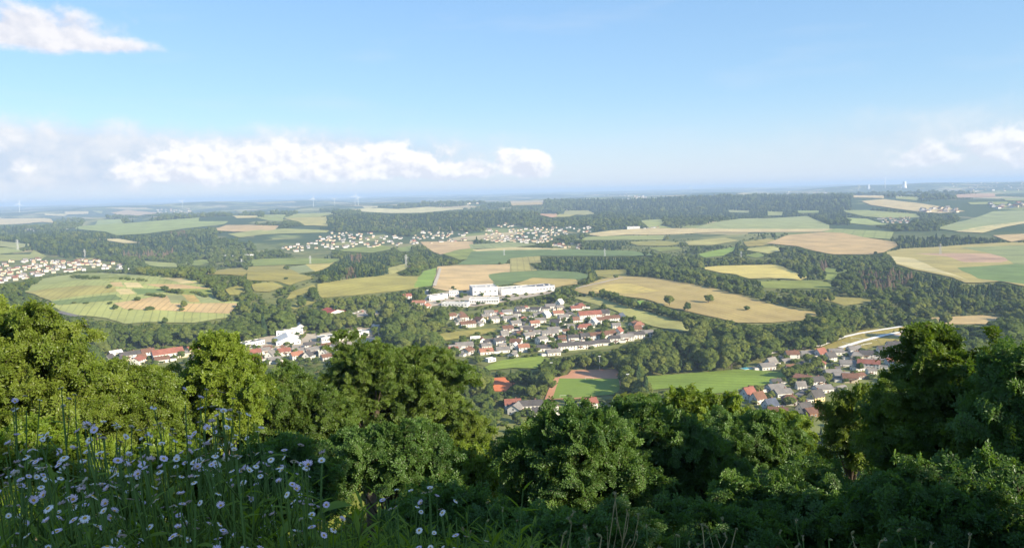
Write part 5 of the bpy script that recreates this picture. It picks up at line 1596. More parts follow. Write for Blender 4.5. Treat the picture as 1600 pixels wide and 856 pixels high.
def car(px, py, q, label, yaw):
    g = G(px, py); e = empty('parked_car', (g[0], g[1], g[2] + 0.9), yaw); tag(e, label, 'car', 'parked cars')
    paint = mat('car_paint_%d' % q, CAR_COL[q % 6], 0.3, 0.02, 1.0, spec=0.5)
    b = MB(); prof = [(-2.1, .35), (-2.15, .8), (-1.2, .95), (1.0, .95), (2.0, .85), (2.1, .35)]
    b.faces([(x, -.88, z) for x, z in prof] + [(x, .88, z) for x, z in prof], [tuple(range(5, -1, -1)), tuple(range(6, 12))] + [(i_, (i_ + 1) % 6, (i_ + 1) % 6 + 6, i_ + 6) for i_ in range(6)])
    link('body', b.data('body', paint), e)
    b = MB(); p = [(-1.6, -.8, .95), (1.0, -.8, .95), (1.0, .8, .95), (-1.6, .8, .95), (-1.2, -.65, 1.45), (.4, -.65, 1.45), (.4, .65, 1.45), (-1.2, .65, 1.45)]
    b.faces(p, [(0, 1, 5, 4), (1, 2, 6, 5), (2, 3, 7, 6), (3, 0, 4, 7)], 0); b.faces(p, [(4, 5, 6, 7)], 1)
    link('cabin', b.data('cabin', [M_PANE, paint]), e)
    for x in (-1.35, 1.35):
        for y in (-.9, .9):
            b = MB(); b.tube([(x, y - .1, .32), (x, y + .1, .32)], [.32, .32], 12); link('wheel', b.data('wheel', mat('tyre', (0.03, 0.03, 0.03), 0.9, 0.05, 1.0)), e)


for q, (px, py, lab) in enumerate([(553, 491, 'white car leftmost in the pale car park'), (560, 489, 'dark car in the pale car park'), (566, 488, 'red car in the pale car park'), (572, 490, 'light grey car in the pale car park'), (579, 489, 'mid grey car in the pale car park'), (588, 488, 'pale car at the right end of the car park')]):
    car(px, py, q, lab, 0.4 + 0.2 * q)
for q, (px, py, lab) in enumerate([(812, 514, 'pale car on the climbing village street'), (818, 505, 'dark car on the climbing village street'), (874, 538, 'red car on the lower side street'), (890, 536.5, 'silver car on the lower side street')]):
    car(px, py, [0, 1, 2, 3][q], lab, 1.2)

# ---------------------------------------------------------------- the near trees on the slope
def leaf_verts(base, d, side, nrm, L, w_, fold):
    """a pointed oval leaf folded along its midrib: two quads"""
    up = nrm * fold * w_
    p = [base, base + d * L * .33 + side * w_ * .5 + up, base + d * L * .68 + side * w_ * .40 + up, base + d * L, base + d * L * .68 - side * w_ * .40 + up, base + d * L * .33 - side * w_ * .5 + up]
    return p


def bough_mesh(name, seed, leafm, leafL=0.085, flat=0.35, n_side=6, droop=0.16, length=1.0):
    rng = random.Random(seed)
    b = MB()

    def axis(t_): return Vector((t_ * length, 0.05 * math.sin(t_ * 3 + seed), -droop * t_ * t_))
    b.tube([axis(0), axis(.35), axis(.7), axis(1)], [.011, .008, .005, .002], 3, 1, False)

    def leaf(at, d):
        d = (d + Vector((rng.gauss(0, .25), rng.gauss(0, .25), rng.gauss(-.1, flat)))).normalized()
        n = Vector((rng.gauss(0, flat), rng.gauss(0, flat), 1)).normalized()
        s = d.cross(n).normalized(); n = s.cross(d)
        L = leafL * rng.uniform(.7, 1.2)
        p = leaf_verts(at, d, s, n, L, L * .62, rng.uniform(.1, .4))
        b.faces(p, [(0, 1, 2, 3), (0, 3, 4, 5)], 0)
    for q in range(n_side * 2):
        t0 = 0.08 + 0.88 * q / (n_side * 2)
        sgn = 1 if q % 2 else -1
        p0 = axis(t0)
        L = length * rng.uniform(.28, .42) * (1.15 - .75 * t0)
        d = Vector((.62, sgn * .78, rng.uniform(-.15, .2))).normalized()
        p1 = p0 + d * L + Vector((0, 0, -.1 * L))
        b.tube([p0, p1], [.004, .0015], 3, 1, False)
        nl = max(3, int(L / (leafL * .72)))
        for j in range(nl):
            at = p0.lerp(p1, (j + .6) / nl)
            sd = Vector((d.y, -d.x, 0)) * (1 if j % 2 else -1)
            leaf(at, d * .55 + sd * .8)
        leaf(p1, d)
    for j in range(9):
        t_ = .1 + .9 * j / 9
        leaf(axis(t_), Vector((.5, .8 if j % 2 else -.8, 0)))
    leaf(axis(1), Vector((1, 0, 0)))
    return b.data(name, [leafm, M_TWIG])


M_TWIG = mat('twig_bark', (0.085, 0.065, 0.045), 0.9, 0.15, 8.0, coords='obj')


def near_leaf_material(key, dark, light, trans=0.42, by_object=True):
    mt = bpy.data.materials.new(key); mt.use_nodes = True
    t = NT(mt.node_tree)
    if by_object:
        sc = t.n('ShaderNodeSeparateColor'); t.link(t.n('ShaderNodeObjectInfo').outputs['Color'], sc.inputs[0])
        tv = sc.outputs[0]
    else:
        tv = t.n('ShaderNodeAttribute', attribute_type='INSTANCER', attribute_name='tint').outputs['Fac']
    n1 = t.noise(t.n('ShaderNodeNewGeometry').outputs['Position'], 5.0, 3, 0.6)
    f = t.m('ADD', t.m('MULTIPLY', tv, 0.75), t.m('MULTIPLY', n1, 0.40))
    cc = t.mix(t.mr(f, 0.1, 0.95), dark, light)
    a = t.n('ShaderNodeBsdfDiffuse'); t.link(cc, a.inputs[0])
    b = t.n('ShaderNodeBsdfTranslucent'); t.link(t.mix(1.0, cc, (1.5, 1.45, 0.55, 1), 'MULTIPLY'), b.inputs[0])
    mx = t.n('ShaderNodeMixShader'); mx.inputs[0].default_value = trans
    t.link(a.outputs[0], mx.inputs[1]); t.link(b.outputs[0], mx.inputs[2])
    g_ = t.n('ShaderNodeBsdfGlossy'); g_.inputs['Roughness'].default_value = 0.42; g_.inputs[0].default_value = (0.9, 0.95, 1, 1)
    m2 = t.n('ShaderNodeMixShader'); m2.inputs[0].default_value = 0.018
    t.link(mx.outputs[0], m2.inputs[1]); t.link(g_.outputs[0], m2.inputs[2])
    t.link(m2.outputs[0], t.n('ShaderNodeOutputMaterial').inputs[0])
    return mt


ML_BEECH = near_leaf_material('beech_leaf', (0.055, 0.112, 0.016), (0.135, 0.200, 0.030))
ML_LIME = near_leaf_material('maple_leaf', (0.095, 0.160, 0.016), (0.190, 0.260, 0.030))
ML_DARK = near_leaf_material('hornbeam_leaf', (0.052, 0.112, 0.026), (0.118, 0.205, 0.044))
ML_GOLD = near_leaf_material('golden_leaf', (0.100, 0.160, 0.018), (0.190, 0.245, 0.034))
CLUMPS = {}


def clump_meshes(key, boughs, n):
    """leafy bough ends: some twenty sprays round a short branch, joined into one mesh"""
    src = []
    for me_ in boughs:
        v = np.array([q.co[:] for q in me_.vertices])
        f = [tuple(p.vertices) for p in me_.polygons]
        src.append((v, f, [p.material_index for p in me_.polygons]))
    out = []
    for k_ in range(n):
        rng = np.random.default_rng(hash(key) % 1000 + k_ if False else 10 * k_ + len(key))
        V_, F_, I_ = [], [], []
        cen = rand_dirs(6, rng) * rng.uniform(.35, .8, (6, 1)) * np.array([1, 1, .7])
        cen[0] = (0, 0, .15)
        for cc in cen:
            for q in range(7):
                ow = rand_dirs(1, rng)[0]; ow[2] = abs(ow[2]) * .7 + ow[2] * .3
                d = np.cross(ow, rand_dirs(1, rng)[0]); d /= np.linalg.norm(d) + 1e-9
                d = Vector(d * .8 + ow * .45).normalized(); up = Vector(ow)
                y = up.cross(d).normalized(); z = d.cross(y)
                M = np.array([d, y, z]).T
                v, f, i_ = src[int(rng.integers(0, len(src)))]
                s_ = rng.uniform(.34, .50)
                vv = (v * s_) @ M.T + cc + ow * rng.uniform(.10, .26) - np.array(d) * .18
                o_ = sum(len(x) for x in V_)
                V_.append(vv); F_ += [tuple(a_ + o_ for a_ in p) for p in f]; I_ += i_
        me_ = bpy.data.meshes.new('bough')
        me_.from_pydata(np.vstack(V_).tolist(), [], F_)
        for m_ in boughs[0].materials: me_.materials.append(m_)
        me_.polygons.foreach_set('material_index', np.array(I_, dtype=np.int32))
        out.append(me_)
    return out


for key_, mt_, fl_, ll_, dr_ in (('beech', ML_BEECH, .30, .19, .15), ('lime', ML_LIME, .38, .23, .22), ('dark', ML_DARK, .26, .19, .20), ('gold', ML_GOLD, .34, .19, .28)):
    CLUMPS[key_] = clump_meshes(key_, [bough_mesh('bough', 60 + q, mt_, ll_, fl_, droop=dr_, n_side=4) for q in range(3)], 6)


def euler_from(X, Zup):
    """euler angles of frames with x along X and z near Zup"""
    out = np.zeros((len(X), 3))
    Y = np.cross(Zup, X); Y /= np.linalg.norm(Y, axis=1)[:, None] + 1e-9
    Z = np.cross(X, Y)
    out[:, 1] = -np.arcsin(np.clip(X[:, 2], -1, 1))
    out[:, 2] = np.arctan2(X[:, 1], X[:, 0])
    out[:, 0] = np.arctan2(Y[:, 2], Z[:, 2])
    return out


def near_tree(name, label, px, py, hw, hh, d, species, seed, dens=1.0, bs=1.0, cat='tree', tint=0.5, ragged=0.28, at=None, rad3=None, clump=0.26):
    rng = np.random.default_rng(seed)
    if at is None:
        v = ray([px], [py])[0]
        C = CAM + v * (d / math.hypot(v[0], v[1]))
        rx, rz = hw * d / F_PX, hh * d / F_PX
        ry = rx * 0.9
    else:
        C = np.array(at, float); rx, ry, rz = rad3
    gz = float(T(C[0], C[1]))
    e = empty(name, (C[0], C[1], gz - 0.1), 0)
    tag(e, label, cat)
    off = np.array([C[0], C[1], gz - 0.1])
    cz = C[2] - off[2]
    area = 4 * math.pi * ((rx * ry) ** 1.6 / 3 + 2 * (rx * rz) ** 1.6 / 3) ** (1 / 1.6)
    # leafy boughs over the crown's shell, fewer on the far side
    sc_ = bs * 1.25
    ncl = int(np.clip(area / (sc_ * sc_) * 1.15 * dens, 50, 298))
    dirs = rand_dirs(ncl * 2, rng)
    dirs[:, 2] = np.where(dirs[:, 2] < -0.5, -dirs[:, 2], dirs[:, 2])
    toc = CAM - C; toc /= np.linalg.norm(toc)
    keep = (dirs @ toc > -0.25) | (rng.uniform(size=len(dirs)) < 0.45)
    dirs = dirs[keep][:ncl]
    lump = 1.0 + 0.20 * np.sin(dirs[:, 0] * 5 + seed) * np.sin(dirs[:, 1] * 4 + 2 * seed) + 0.13 * np.sin(dirs[:, 2] * 7 + dirs[:, 0] * 5 + seed)
    rr = np.clip(1.0 - np.abs(rng.normal(0, ragged, len(dirs))), 0.35, 1.05) * lump
    rr = np.minimum(np.where(rng.uniform(size=len(rr)) < 0.12, rr * rng.uniform(1.03, 1.12, len(rr)), rr), 1.14)
    inner = np.maximum(1.0 - 0.55 * sc_ / np.array([rx, ry, rz]), 0.4)
    cl = dirs * rr[:, None] * np.array([rx, ry, rz]) * inner
    keep = (cl[:, 2] + cz) > 0.25
    cl, dirs = cl[keep], dirs[keep]; ncl = len(cl)
    cr_ = empty('crown', (0, 0, 0)); cr_.parent = e
    for q in range(ncl):
        s_ = sc_ * rng.uniform(.75, 1.2)
        o = link('bough', CLUMPS[species][int(rng.integers(0, 6))], cr_, cl[q] + np.array([0, 0, cz]), (rng.normal(0, .25) + .35 * -dirs[q][1], rng.normal(0, .25) + .35 * dirs[q][0], rng.uniform(0, 6.28)), (s_, s_, s_ * rng.uniform(.75, 1.0)))
        v_ = float(np.clip(rng.normal(tint, .2), 0, 1))
        o.color = (v_, v_, v_, 1)
    n = ncl
    # trunk and limbs reaching into the clumps
    b = MB()
    tr = max(0.05, 0.020 * (cz + rz))
    lean = rng.uniform(-.06, .06, 2) * cz
    b.tube([(0, 0, -.5), (lean[0] * .5, lean[1] * .5, cz * .5), (lean[0], lean[1], cz), (lean[0] * 1.3, lean[1] * 1.3, cz + rz * .75)], [tr * 1.25, tr, tr * .7, tr * .15], 10)
    link('trunk', b.data('trunk', M_BARK, True), e)
    b = MB()
    for q in rng.choice(ncl, min(ncl, 26), replace=False):
        t0 = rng.uniform(.45, 1.0)
        p0 = np.array([lean[0] * t0, lean[1] * t0, cz * t0 + (rz * .25 if t0 > .9 else 0)])
        p1 = cl[q] * .9 + np.array([0, 0, cz])
        mid = p0 * .45 + p1 * .55 + np.array([0, 0, .10 * rz]) + rng.normal(0, .05, 3) * rx
        b.tube([p0, mid, p1], [tr * .38, tr * .22, tr * .06], 5, 0, False)
    link('limbs', b.data('limbs', M_BARK), e)
    return n


NEAR = [  # name, label, crown centre px, half sizes px, distance, species, density, bough size, tint
    ('beech_tree', 'tall golden green beech at the left edge, highest crown there', (28, 612), (120, 130), 40, 'gold', 1.0, 1.15, .45),
    ('beech_tree', 'sunlit broad beech filling the left below the domed hill', (150, 678), (125, 108), 44, 'gold', 1.0, 1.15, .30),
    ('beech_tree', 'sunlit beech below the long red roof at the left', (262, 686), (105, 105), 48, 'beech', 1.0, 1.2, .75),
    ('maple_tree', 'bright yellow green maple with upright crown left of centre', (352, 640), (72, 112), 46, 'lime', 1.15, 1.1, .75),
    ('beech_tree', 'darker beech between the bright maple and the bare limbed tree', (458, 672), (112, 98), 56, 'beech', 1.0, 1.3, .35),
    ('beech_tree', 'thin crowned beech with bare pale limbs left of the big beech', (572, 618), (78, 102), 60, 'beech', .75, 1.2, .6),
    ('beech_tree', 'biggest rounded beech in the centre, warm olive crown', (660, 650), (102, 122), 64, 'beech', 1.15, 1.35, .65),
    ('beech_tree', 'lower right shoulder beech of the big central crown', (722, 715), (60, 82), 62, 'gold', 1.0, 1.3, .25),
    ('hornbeam_bush', 'dark round bush in shade in front of the big beech', (606, 735), (118, 82), 23, 'dark', 1.25, .72, .40),
    ('maple_bush', 'sunlit yellow green bush right of the dark round bush', (735, 745), (62, 55), 36, 'lime', 1.0, .8, .6),
    ('hornbeam_tree', 'dark shaded hornbeam with layered boughs, bottom centre', (900, 765), (135, 142), 25, 'dark', 1.2, .85, .42),
    ('hornbeam_tree', 'tallest dark hornbeam right of centre in front of the meadow', (1035, 752), (130, 134), 29, 'dark', 1.2, .9, .48),
    ('maple_tree', 'tree with sunlit top left of the right village', (1092, 690), (78, 96), 46, 'lime', 1.0, 1.1, .40),
    ('hornbeam_tree', 'shaded tree below the lowest houses of the right village', (1175, 738), (110, 100), 38, 'dark', 1.1, 1.0, .55),
    ('beech_tree', 'sunlit tree top in the gap below the football pitch', (842, 722), (75, 75), 52, 'beech', 1.0, 1.2, .6),
    ('maple_tree', 'yellow green tree top under the right village', (1222, 705), (55, 60), 62, 'lime', 1.0, 1.2, .70),
    ('beech_tree', 'brownish tree beside the right village houses', (1338, 695), (58, 80), 42, 'gold', 1.0, 1.0, .12),
    ('beech_tree', 'huge dark beech with sunlit top at the right', (1498, 712), (140, 180), 27, 'beech', 1.15, .9, .45),
    ('beech_tree', 'lower left limb mass of the dark beeches, right', (1425, 685), (82, 98), 30, 'dark', 1.15, .9, .55),
    ('beech_tree', 'dark beech cut by the right picture edge', (1608, 680), (95, 135), 24, 'dark', 1.15, .85, .45),
    ('hornbeam_bush', 'nearly black bush in the bottom right corner', (1500, 835), (170, 110), 18, 'dark', 1.25, .75, .25),
    ('hornbeam_bush', 'dark bush at the bottom between hornbeam and right beech', (1260, 825), (150, 90), 21, 'dark', 1.2, .75, .35),
    ('hornbeam_bush', 'dark undergrowth bush behind the flower patch', (420, 775), (120, 85), 17, 'dark', 1.2, .65, .55),
    ('hornbeam_bush', 'leafy green bush low behind the left flowers', (215, 775), (150, 75), 16, 'lime', 1.1, .65, .35),
    ('hornbeam_bush', 'leafy bush in the lower left corner behind the flowers', (30, 770), (140, 85), 15, 'lime', 1.1, .6, .30),
    ('hornbeam_bush', 'dark bush at the bottom right of the lilac flowers', (700, 835), (130, 75), 14, 'dark', 1.2, .6, .55),
    ('hornbeam_bush', 'dark shrub at the bottom centre under the hornbeam', (900, 860), (150, 60), 13, 'dark', 1.2, .6, .45),
    ('hornbeam_bush', 'dark shrub at the bottom under the tallest hornbeam', (1100, 860), (140, 65), 15, 'dark', 1.2, .6, .40),
]
tot = 0
for q, (nm, lab, (px, py), (hw, hh), d_, spc, dn, bs, tn) in enumerate(NEAR):
    tot += near_tree(nm, lab, px, py, hw, hh, d_, spc, 300 + q, dn, bs, 'bush' if 'bush' in nm else 'tree', tn)
# trees that stand beside the viewpoint, to the right outside the picture; they shade the foreground
for q, (x, y, z, r3, lab) in enumerate([((12.5), -7.5, 175.5, (5.2, 5.2, 5.5), 'tall beech beside the viewpoint, just outside the picture'), (21.0, -5.0, 174.0, (5.5, 5.5, 5.5), 'beech behind the viewpoint tree, outside the picture'),
                                        (27.5, 7.5, 166.8, (5.5, 5.5, 5.5), 'beech on the slope right of the picture edge'), (35.0, 12.0, 166.0, (6.5, 6.5, 6.0), 'second beech on the slope right of the picture edge'),
                                        (22.0, 12.0, 163.5, (4.0, 4.0, 4.5), 'low beech close to the right picture edge'),
                                        (20.5, 3.0, 168.6, (4.2, 4.2, 4.6), 'beech between the two outside the picture, right')]):
    near_tree('beech_tree', lab, 0, 0, 0, 0, 0, 'beech', 500 + q, .72, 1.4, 'tree', .4, at=(x, y, z), rad3=r3)
print('boughs', tot)

# ---------------------------------------------------------------- flowers and weeds at the viewpoint's edge
M_STEM = mat('stem_green', (0.095, 0.160, 0.030), 0.7, 0.15, 20.0)
M_WLEAF = near_leaf_material('weed_leaf', (0.115, 0.185, 0.022), (0.195, 0.275, 0.034), 0.40, False)
M_WLEAF_O = near_leaf_material('plant_leaf', (0.115, 0.185, 0.022), (0.185, 0.265, 0.034), 0.40)
M_RAY = mat('lilac_ray', (0.78, 0.63, 0.74), 0.7, 0.06, 40.0)
M_RAYW = mat('white_ray', (0.86, 0.79, 0.74), 0.7, 0.05, 40.0)
M_DISC = mat('yellow_disc', (0.55, 0.33, 0.03), 0.8, 0.2, 400.0)
M_CUP = mat('green_cup', (0.10, 0.15, 0.05), 0.8, 0.1, 60.0)


def head_mesh(name, material, seed, cup=0.15):
    rng = random.Random(seed); b = MB(); r0, r1 = .0032, .0098
    for q in range(46):
        a = 2 * math.pi * q / 46 + rng.uniform(-.06, .06)
        L = r1 * rng.uniform(.82, 1.08); lift = cup * rng.uniform(.2, 1.4) * L
        u = Vector((math.cos(a), math.sin(a), 0)); s = Vector((-math.sin(a), math.cos(a), 0)) * .00062
        z = rng.uniform(-.0004, .0004)
        p = [u * r0 - s + Vector((0, 0, z)), u * r0 + s + Vector((0, 0, z)), u * L + s * 1.2 + Vector((0, 0, z + lift)), u * (L * 1.05) + Vector((0, 0, z + lift)), u * L - s * 1.2 + Vector((0, 0, z + lift))]
        b.faces(p, [(0, 1, 2, 3, 4)], 0)
    n = 10
    for q in range(n):
        a0, a1 = 2 * math.pi * q / n, 2 * math.pi * (q + 1) / n
        b.faces([(0, 0, -.0045), (.0035 * math.cos(a0), .0035 * math.sin(a0), -.0008), (.0035 * math.cos(a1), .0035 * math.sin(a1), -.0008), (.0015 * math.cos(a0), .0015 * math.sin(a0), -.004)], [(0, 2, 1)], 1)
    return b.data(name, [material, M_CUP])


def disc_mesh():
    b = MB(); rings = [(0.0037, 0), (.0034, .0012), (.0022, .0021), (.0008, .0024)]
    b.tube([(0, 0, z) for _, z in rings], [r_ for r_, _ in rings], 14)
    return b.data('disc', M_DISC, True)


HEADS = [head_mesh('flower_head', M_RAY, 1, .1), head_mesh('flower_head', M_RAYW, 2, .25), head_mesh('flower_head', M_RAY, 3, .45), head_mesh('flower_head', M_RAYW, 4, -.2)]
DISC = disc_mesh()


def lance_leaf(name, L, w_, curl, seed, toothed=False):
    rng = random.Random(seed); b = MB(); n = 7; vs = []
    for j in range(n + 1):
        t_ = j / n
        hw = w_ * (math.sin(math.pi * min(1, t_ * 1.02 + .03)) ** .75) * (1 - .25 * t_)
        if toothed and j % 2: hw *= .82
        x = L * t_; z = L * (0.28 * t_ - curl * t_ * t_)
        vs += [(x, -hw, z + hw * .35), (x, 0, z), (x, hw, z + hw * .35)]
    k_ = []
    for j in range(n):
        k_ += [(3 * j, 3 * j + 3, 3 * j + 4, 3 * j + 1), (3 * j + 1, 3 * j + 4, 3 * j + 5, 3 * j + 2)]
    b.faces(vs, k_)
    return b.data(name, M_WLEAF_O, True)


LEAVES = [lance_leaf('leaf', .085, .0085, .45, 1), lance_leaf('leaf', .11, .013, .55, 2, True), lance_leaf('leaf', .06, .006, .3, 3)]
DOCK = lance_leaf('leaf', .22, .055, .5, 5)


def at_px(px, py, d):
    v = ray([px], [py])[0]
    return CAM + v * (d / math.hypot(v[0], v[1]))


def stem_path(base, top, rng, n=7, bow=0.05):
    base, top = Vector(base), Vector(top)
    side = Vector((rng.uniform(-1, 1), rng.uniform(-1, 1), 0)) * bow
    return [base.lerp(top, j / n) + side * math.sin(math.pi * j / n) for j in range(n + 1)]


def fleabane(px, py, d, nh, label, group, seed, face=0.0):
    rng = random.Random(seed)
    top = Vector(at_px(px, py, d))
    bx, by = top.x + rng.uniform(-.12, .12), top.y + rng.uniform(-.10, .12)
    base = Vector((bx, by, float(T(bx, by)) - .02))
    e = empty('fleabane_plant', base); tag(e, label, 'wildflower', group)
    loc = lambda p: p - base
    b = MB()
    path = stem_path(base, top - Vector((0, 0, .035)), rng)
    b.tube([loc(p) for p in path], [.0030 - .0016 * j / 7 for j in range(8)], 5)
    tips = [(top, Vector((0, 0, 1)))]
    for q in range(nh - 1):
        t_ = rng.uniform(.80, .97)
        i0 = int(t_ * 7); p0 = path[i0].lerp(path[min(7, i0 + 1)], t_ * 7 - i0)
        a = rng.uniform(0, 6.28); R_ = rng.uniform(.016, .065)
        tip = Vector((top.x + R_ * math.cos(a), top.y + R_ * math.sin(a), top.z - rng.uniform(.0, .05) - R_ * .12))
        mid = p0.lerp(tip, .55) + Vector((math.cos(a), math.sin(a), -.3)) * .008
        b.tube([loc(p0), loc(mid), loc(tip)], [.0016, .0012, .0009], 4)
        tips.append((tip, Vector((math.cos(a) * .5, math.sin(a) * .5, 1))))
    link('stem', b.data('stem', M_STEM, True), e)
    for tip, up in tips:
        up = Vector((up.x + rng.gauss(0, .35), up.y + rng.gauss(0, .35) - face * rng.uniform(.4, 1.3), up.z)).normalized()
        h = link('flower_head', rng.choice(HEADS), e, loc(tip), up.to_track_quat('Z', 'Y').to_euler(), (rng.uniform(.48, .76),) * 3)
        link('disc', DISC, h)
    for q in range(19):
        t_ = rng.uniform(.45, .98)
        i0 = int(t_ * 7); p0 = path[i0].lerp(path[min(7, i0 + 1)], t_ * 7 - i0)
        s = rng.uniform(.45, .85) * (1.25 - .55 * t_)
        o = link('leaf', rng.choice(LEAVES), e, loc(p0), (rng.gauss(0, .3), rng.uniform(-.5, .25), rng.uniform(0, 6.28)), (s, s, s))


SPEC = [(95, 606, 1.9, 5, 'fleabane with lilac heads rising alone at the upper left, before the golden beech'), (288, 608, 1.8, 4, 'slim fleabane with the topmost heads below the long red roof'),
        (345, 612, 1.5, 7, 'tall branching fleabane in front of the bright maple'), (470, 695, 1.45, 8, 'fleabane with broad white cluster at the right end of the left patch'),
        (408, 668, 1.7, 4, 'fleabane just left of the broad white cluster'), (620, 765, 1.6, 7, 'fleabane with lilac heads at the top left of the small centre cluster'),
        (672, 762, 1.65, 7, 'fleabane at the top of the small centre cluster'), (655, 828, 1.25, 5, 'fleabane with three big open yellow eyed heads at the bottom centre'),
        (712, 782, 1.5, 3, 'fleabane with one round open head right of the centre cluster'), (712, 836, 1.4, 7, 'fleabane lowest and farthest right of the centre cluster'),
        (100, 715, 1.35, 6, 'fleabane with a big open head in the middle of the left patch'), (362, 735, 1.35, 5, 'fleabane with white open heads near the right of the left patch'),
        (270, 838, 1.15, 4, 'fleabane with two large yellow eyed heads at the bottom edge'), (510, 788, 1.5, 3, 'fleabane beside the broad dock leaf')]
for q, (px, py, d, nh, lab) in enumerate(SPEC):
    fleabane(px, py, d, nh, lab, 'fleabane plants at the edge', 700 + q, .45 if 'yellow eyed' in lab or 'open' in lab else -.1)
rng_ = random.Random(5)


def top_line(px): return float(np.interp(px, [-30, 0, 95, 180, 290, 350, 420, 500], [628, 622, 612, 628, 618, 618, 655, 725]))


for q in range(84):
    px = rng_.uniform(-25, 480)
    py = top_line(px) + (rng_.random() ** 0.95) * (845 - top_line(px))
    d = rng_.uniform(1.25, 2.2)
    side = 'left' if px < 160 else ('middle' if px < 320 else 'right')
    lev = 'upper' if py < 730 else 'lower'
    lab, grp = 'fleabane in the %s %s part of the dense flower patch' % (lev, side), 'fleabane patch, %s %s' % (lev, side)
    fleabane(px, py, d, rng_.randint(4, 10), lab, grp, 900 + q, -.1)

# broad leaved dock beside the flowers
for q, (px, py, d, lab) in enumerate([(505, 800, 1.55, 'broad leaved dock with large green leaves right of the flower patch'), (440, 838, 1.4, 'broad leaved dock at the bottom edge below the flower patch')]):
    top = Vector(at_px(px, py, d)); base = Vector((top.x, top.y, float(T(top.x, top.y)) - .02))
    e = empty('dock_plant', base); tag(e, lab, 'wild plant')
    b = MB(); b.tube([Vector((0, 0, 0)), (top - base) * .5, top - base], [.006, .005, .003], 6); link('stem', b.data('stem', M_STEM, True), e)
    for j in range(8):
        z = (top - base).z * (1 - .05 * j)
        link('leaf', DOCK, e, (0, 0, z), (random.uniform(-.3, .3), random.uniform(-.9, -.1), j * 2.4 + q), (random.uniform(.22, .36),) * 3)

# dry seed heads along the lower edge
M_DRY = mat('dry_stem', (0.30, 0.23, 0.10), 0.85, 0.15, 30.0)
M_SEED = mat('seed_fluff', (0.48, 0.38, 0.25), 0.9, 0.2, 60.0)
M_BUD = mat('bud_green', (0.22, 0.19, 0.08), 0.9, 0.2, 60.0)


def seed_mesh(k_):
    b = MB(); b.tube([(0, 0, 0), (0, 0, .004), (0, 0, .010), (0, 0, .014)], [.001, .0036, .003, .0018], 7, 0)
    if k_:
        for q in range(14):
            a = q * 2.4; b.poly([(0, 0, .012), (.006 * math.cos(a), .006 * math.sin(a), .021), (.0062 * math.cos(a + .12), .0062 * math.sin(a + .12), .021)], 1)
    return b.data('seed_head', [M_BUD, M_SEED])


SEEDS = [seed_mesh(0), seed_mesh(1)]


def seedweed(px, py, d, label, group, seed):
    rng = random.Random(seed)
    top = Vector(at_px(px, py, d)); bx, by = top.x + rng.uniform(-.1, .1), top.y + rng.uniform(-.05, .15)
    base = Vector((bx, by, float(T(bx, by)) - .02))
    e = empty('seeding_hawksbeard', base); tag(e, label, 'wild plant', group)
    b = MB(); path = stem_path(base, top, rng, 7, .08)
    b.tube([p - base for p in path], [.0032 - .0017 * j / 7 for j in range(8)], 5)
    tips = [top]
    for q in range(rng.randint(6, 11)):
        t_ = rng.uniform(.66, .97); i0 = int(t_ * 7); p0 = path[i0].lerp(path[min(7, i0 + 1)], t_ * 7 - i0)
        a = rng.uniform(0, 6.28); R_ = rng.uniform(.03, .12)
        tip = Vector((p0.x + R_ * math.cos(a), p0.y + R_ * math.sin(a), p0.z + rng.uniform(.03, .12)))
        b.tube([p0 - base, p0.lerp(tip, .5) + Vector((math.cos(a) * .012, math.sin(a) * .012, -.005)) - base, tip - base], [.0018, .0014, .0010], 4)
        tips.append(tip)
    link('stem', b.data('stem', M_DRY if rng.random() < .6 else M_STEM, True), e)
    for tip in tips:
        link('seed_head', SEEDS[rng.random() < .4], e, tip - base, (rng.gauss(0, .5), rng.gauss(0, .5), 0), (rng.uniform(.65, 1.05),) * 3)
    for q in range(6):
        t_ = rng.uniform(.3, .8); i0 = int(t_ * 7); p0 = path[i0]
        link('leaf', LEAVES[1], e, p0 - base, (0, rng.uniform(-.4, .2), rng.uniform(0, 6.28)), (rng.uniform(.6, 1.1),) * 3)


SW = [(962, 775, 2.1, 'tallest seeding weed with thin branches at the bottom centre'), (980, 800, 2.0, 'seeding weed right beside the tallest one'), (892, 808, 1.9, 'brown seeding weed left of the tallest one'),
      (880, 835, 1.7, 'low pale seeding weed left at the bottom'), (915, 826, 1.8, 'dense rust brown seeding weed at the bottom centre'), (940, 838, 1.6, 'short seeding weed under the tallest one'),
      (1010, 825, 1.9, 'seeding weed with white tufts right of the tallest one'), (1062, 838, 2.0, 'small seeding weed alone right of the white tufted one'), (1098, 828, 2.0, 'seeding weed with upright buds near the bottom, right of centre'),
      (1150, 826, 2.1, 'wide branching seeding weed right of the upright one'), (1295, 842, 2.2, 'short seeding weed under the dark right hand bush'), (1375, 846, 2.2, 'tiny seeding weed tips at the bottom right'),
      (1430, 845, 2.2, 'pair of pale seed tips at the bottom right'), (1515, 842, 2.2, 'seeding weed near the bottom right corner'), (1255, 845, 2.2, 'pale seed tips at the bottom, left of the short weed'),
      (760, 815, 1.8, 'thin seeding grass weed right of the lilac cluster'), (785, 800, 1.9, 'tall thin seeding weed between lilac cluster and dark hornbeam')]
for q, (px, py, d, lab) in enumerate(SW):
    seedweed(px, py, d, lab, 'seeding weeds along the edge', 40 + q)


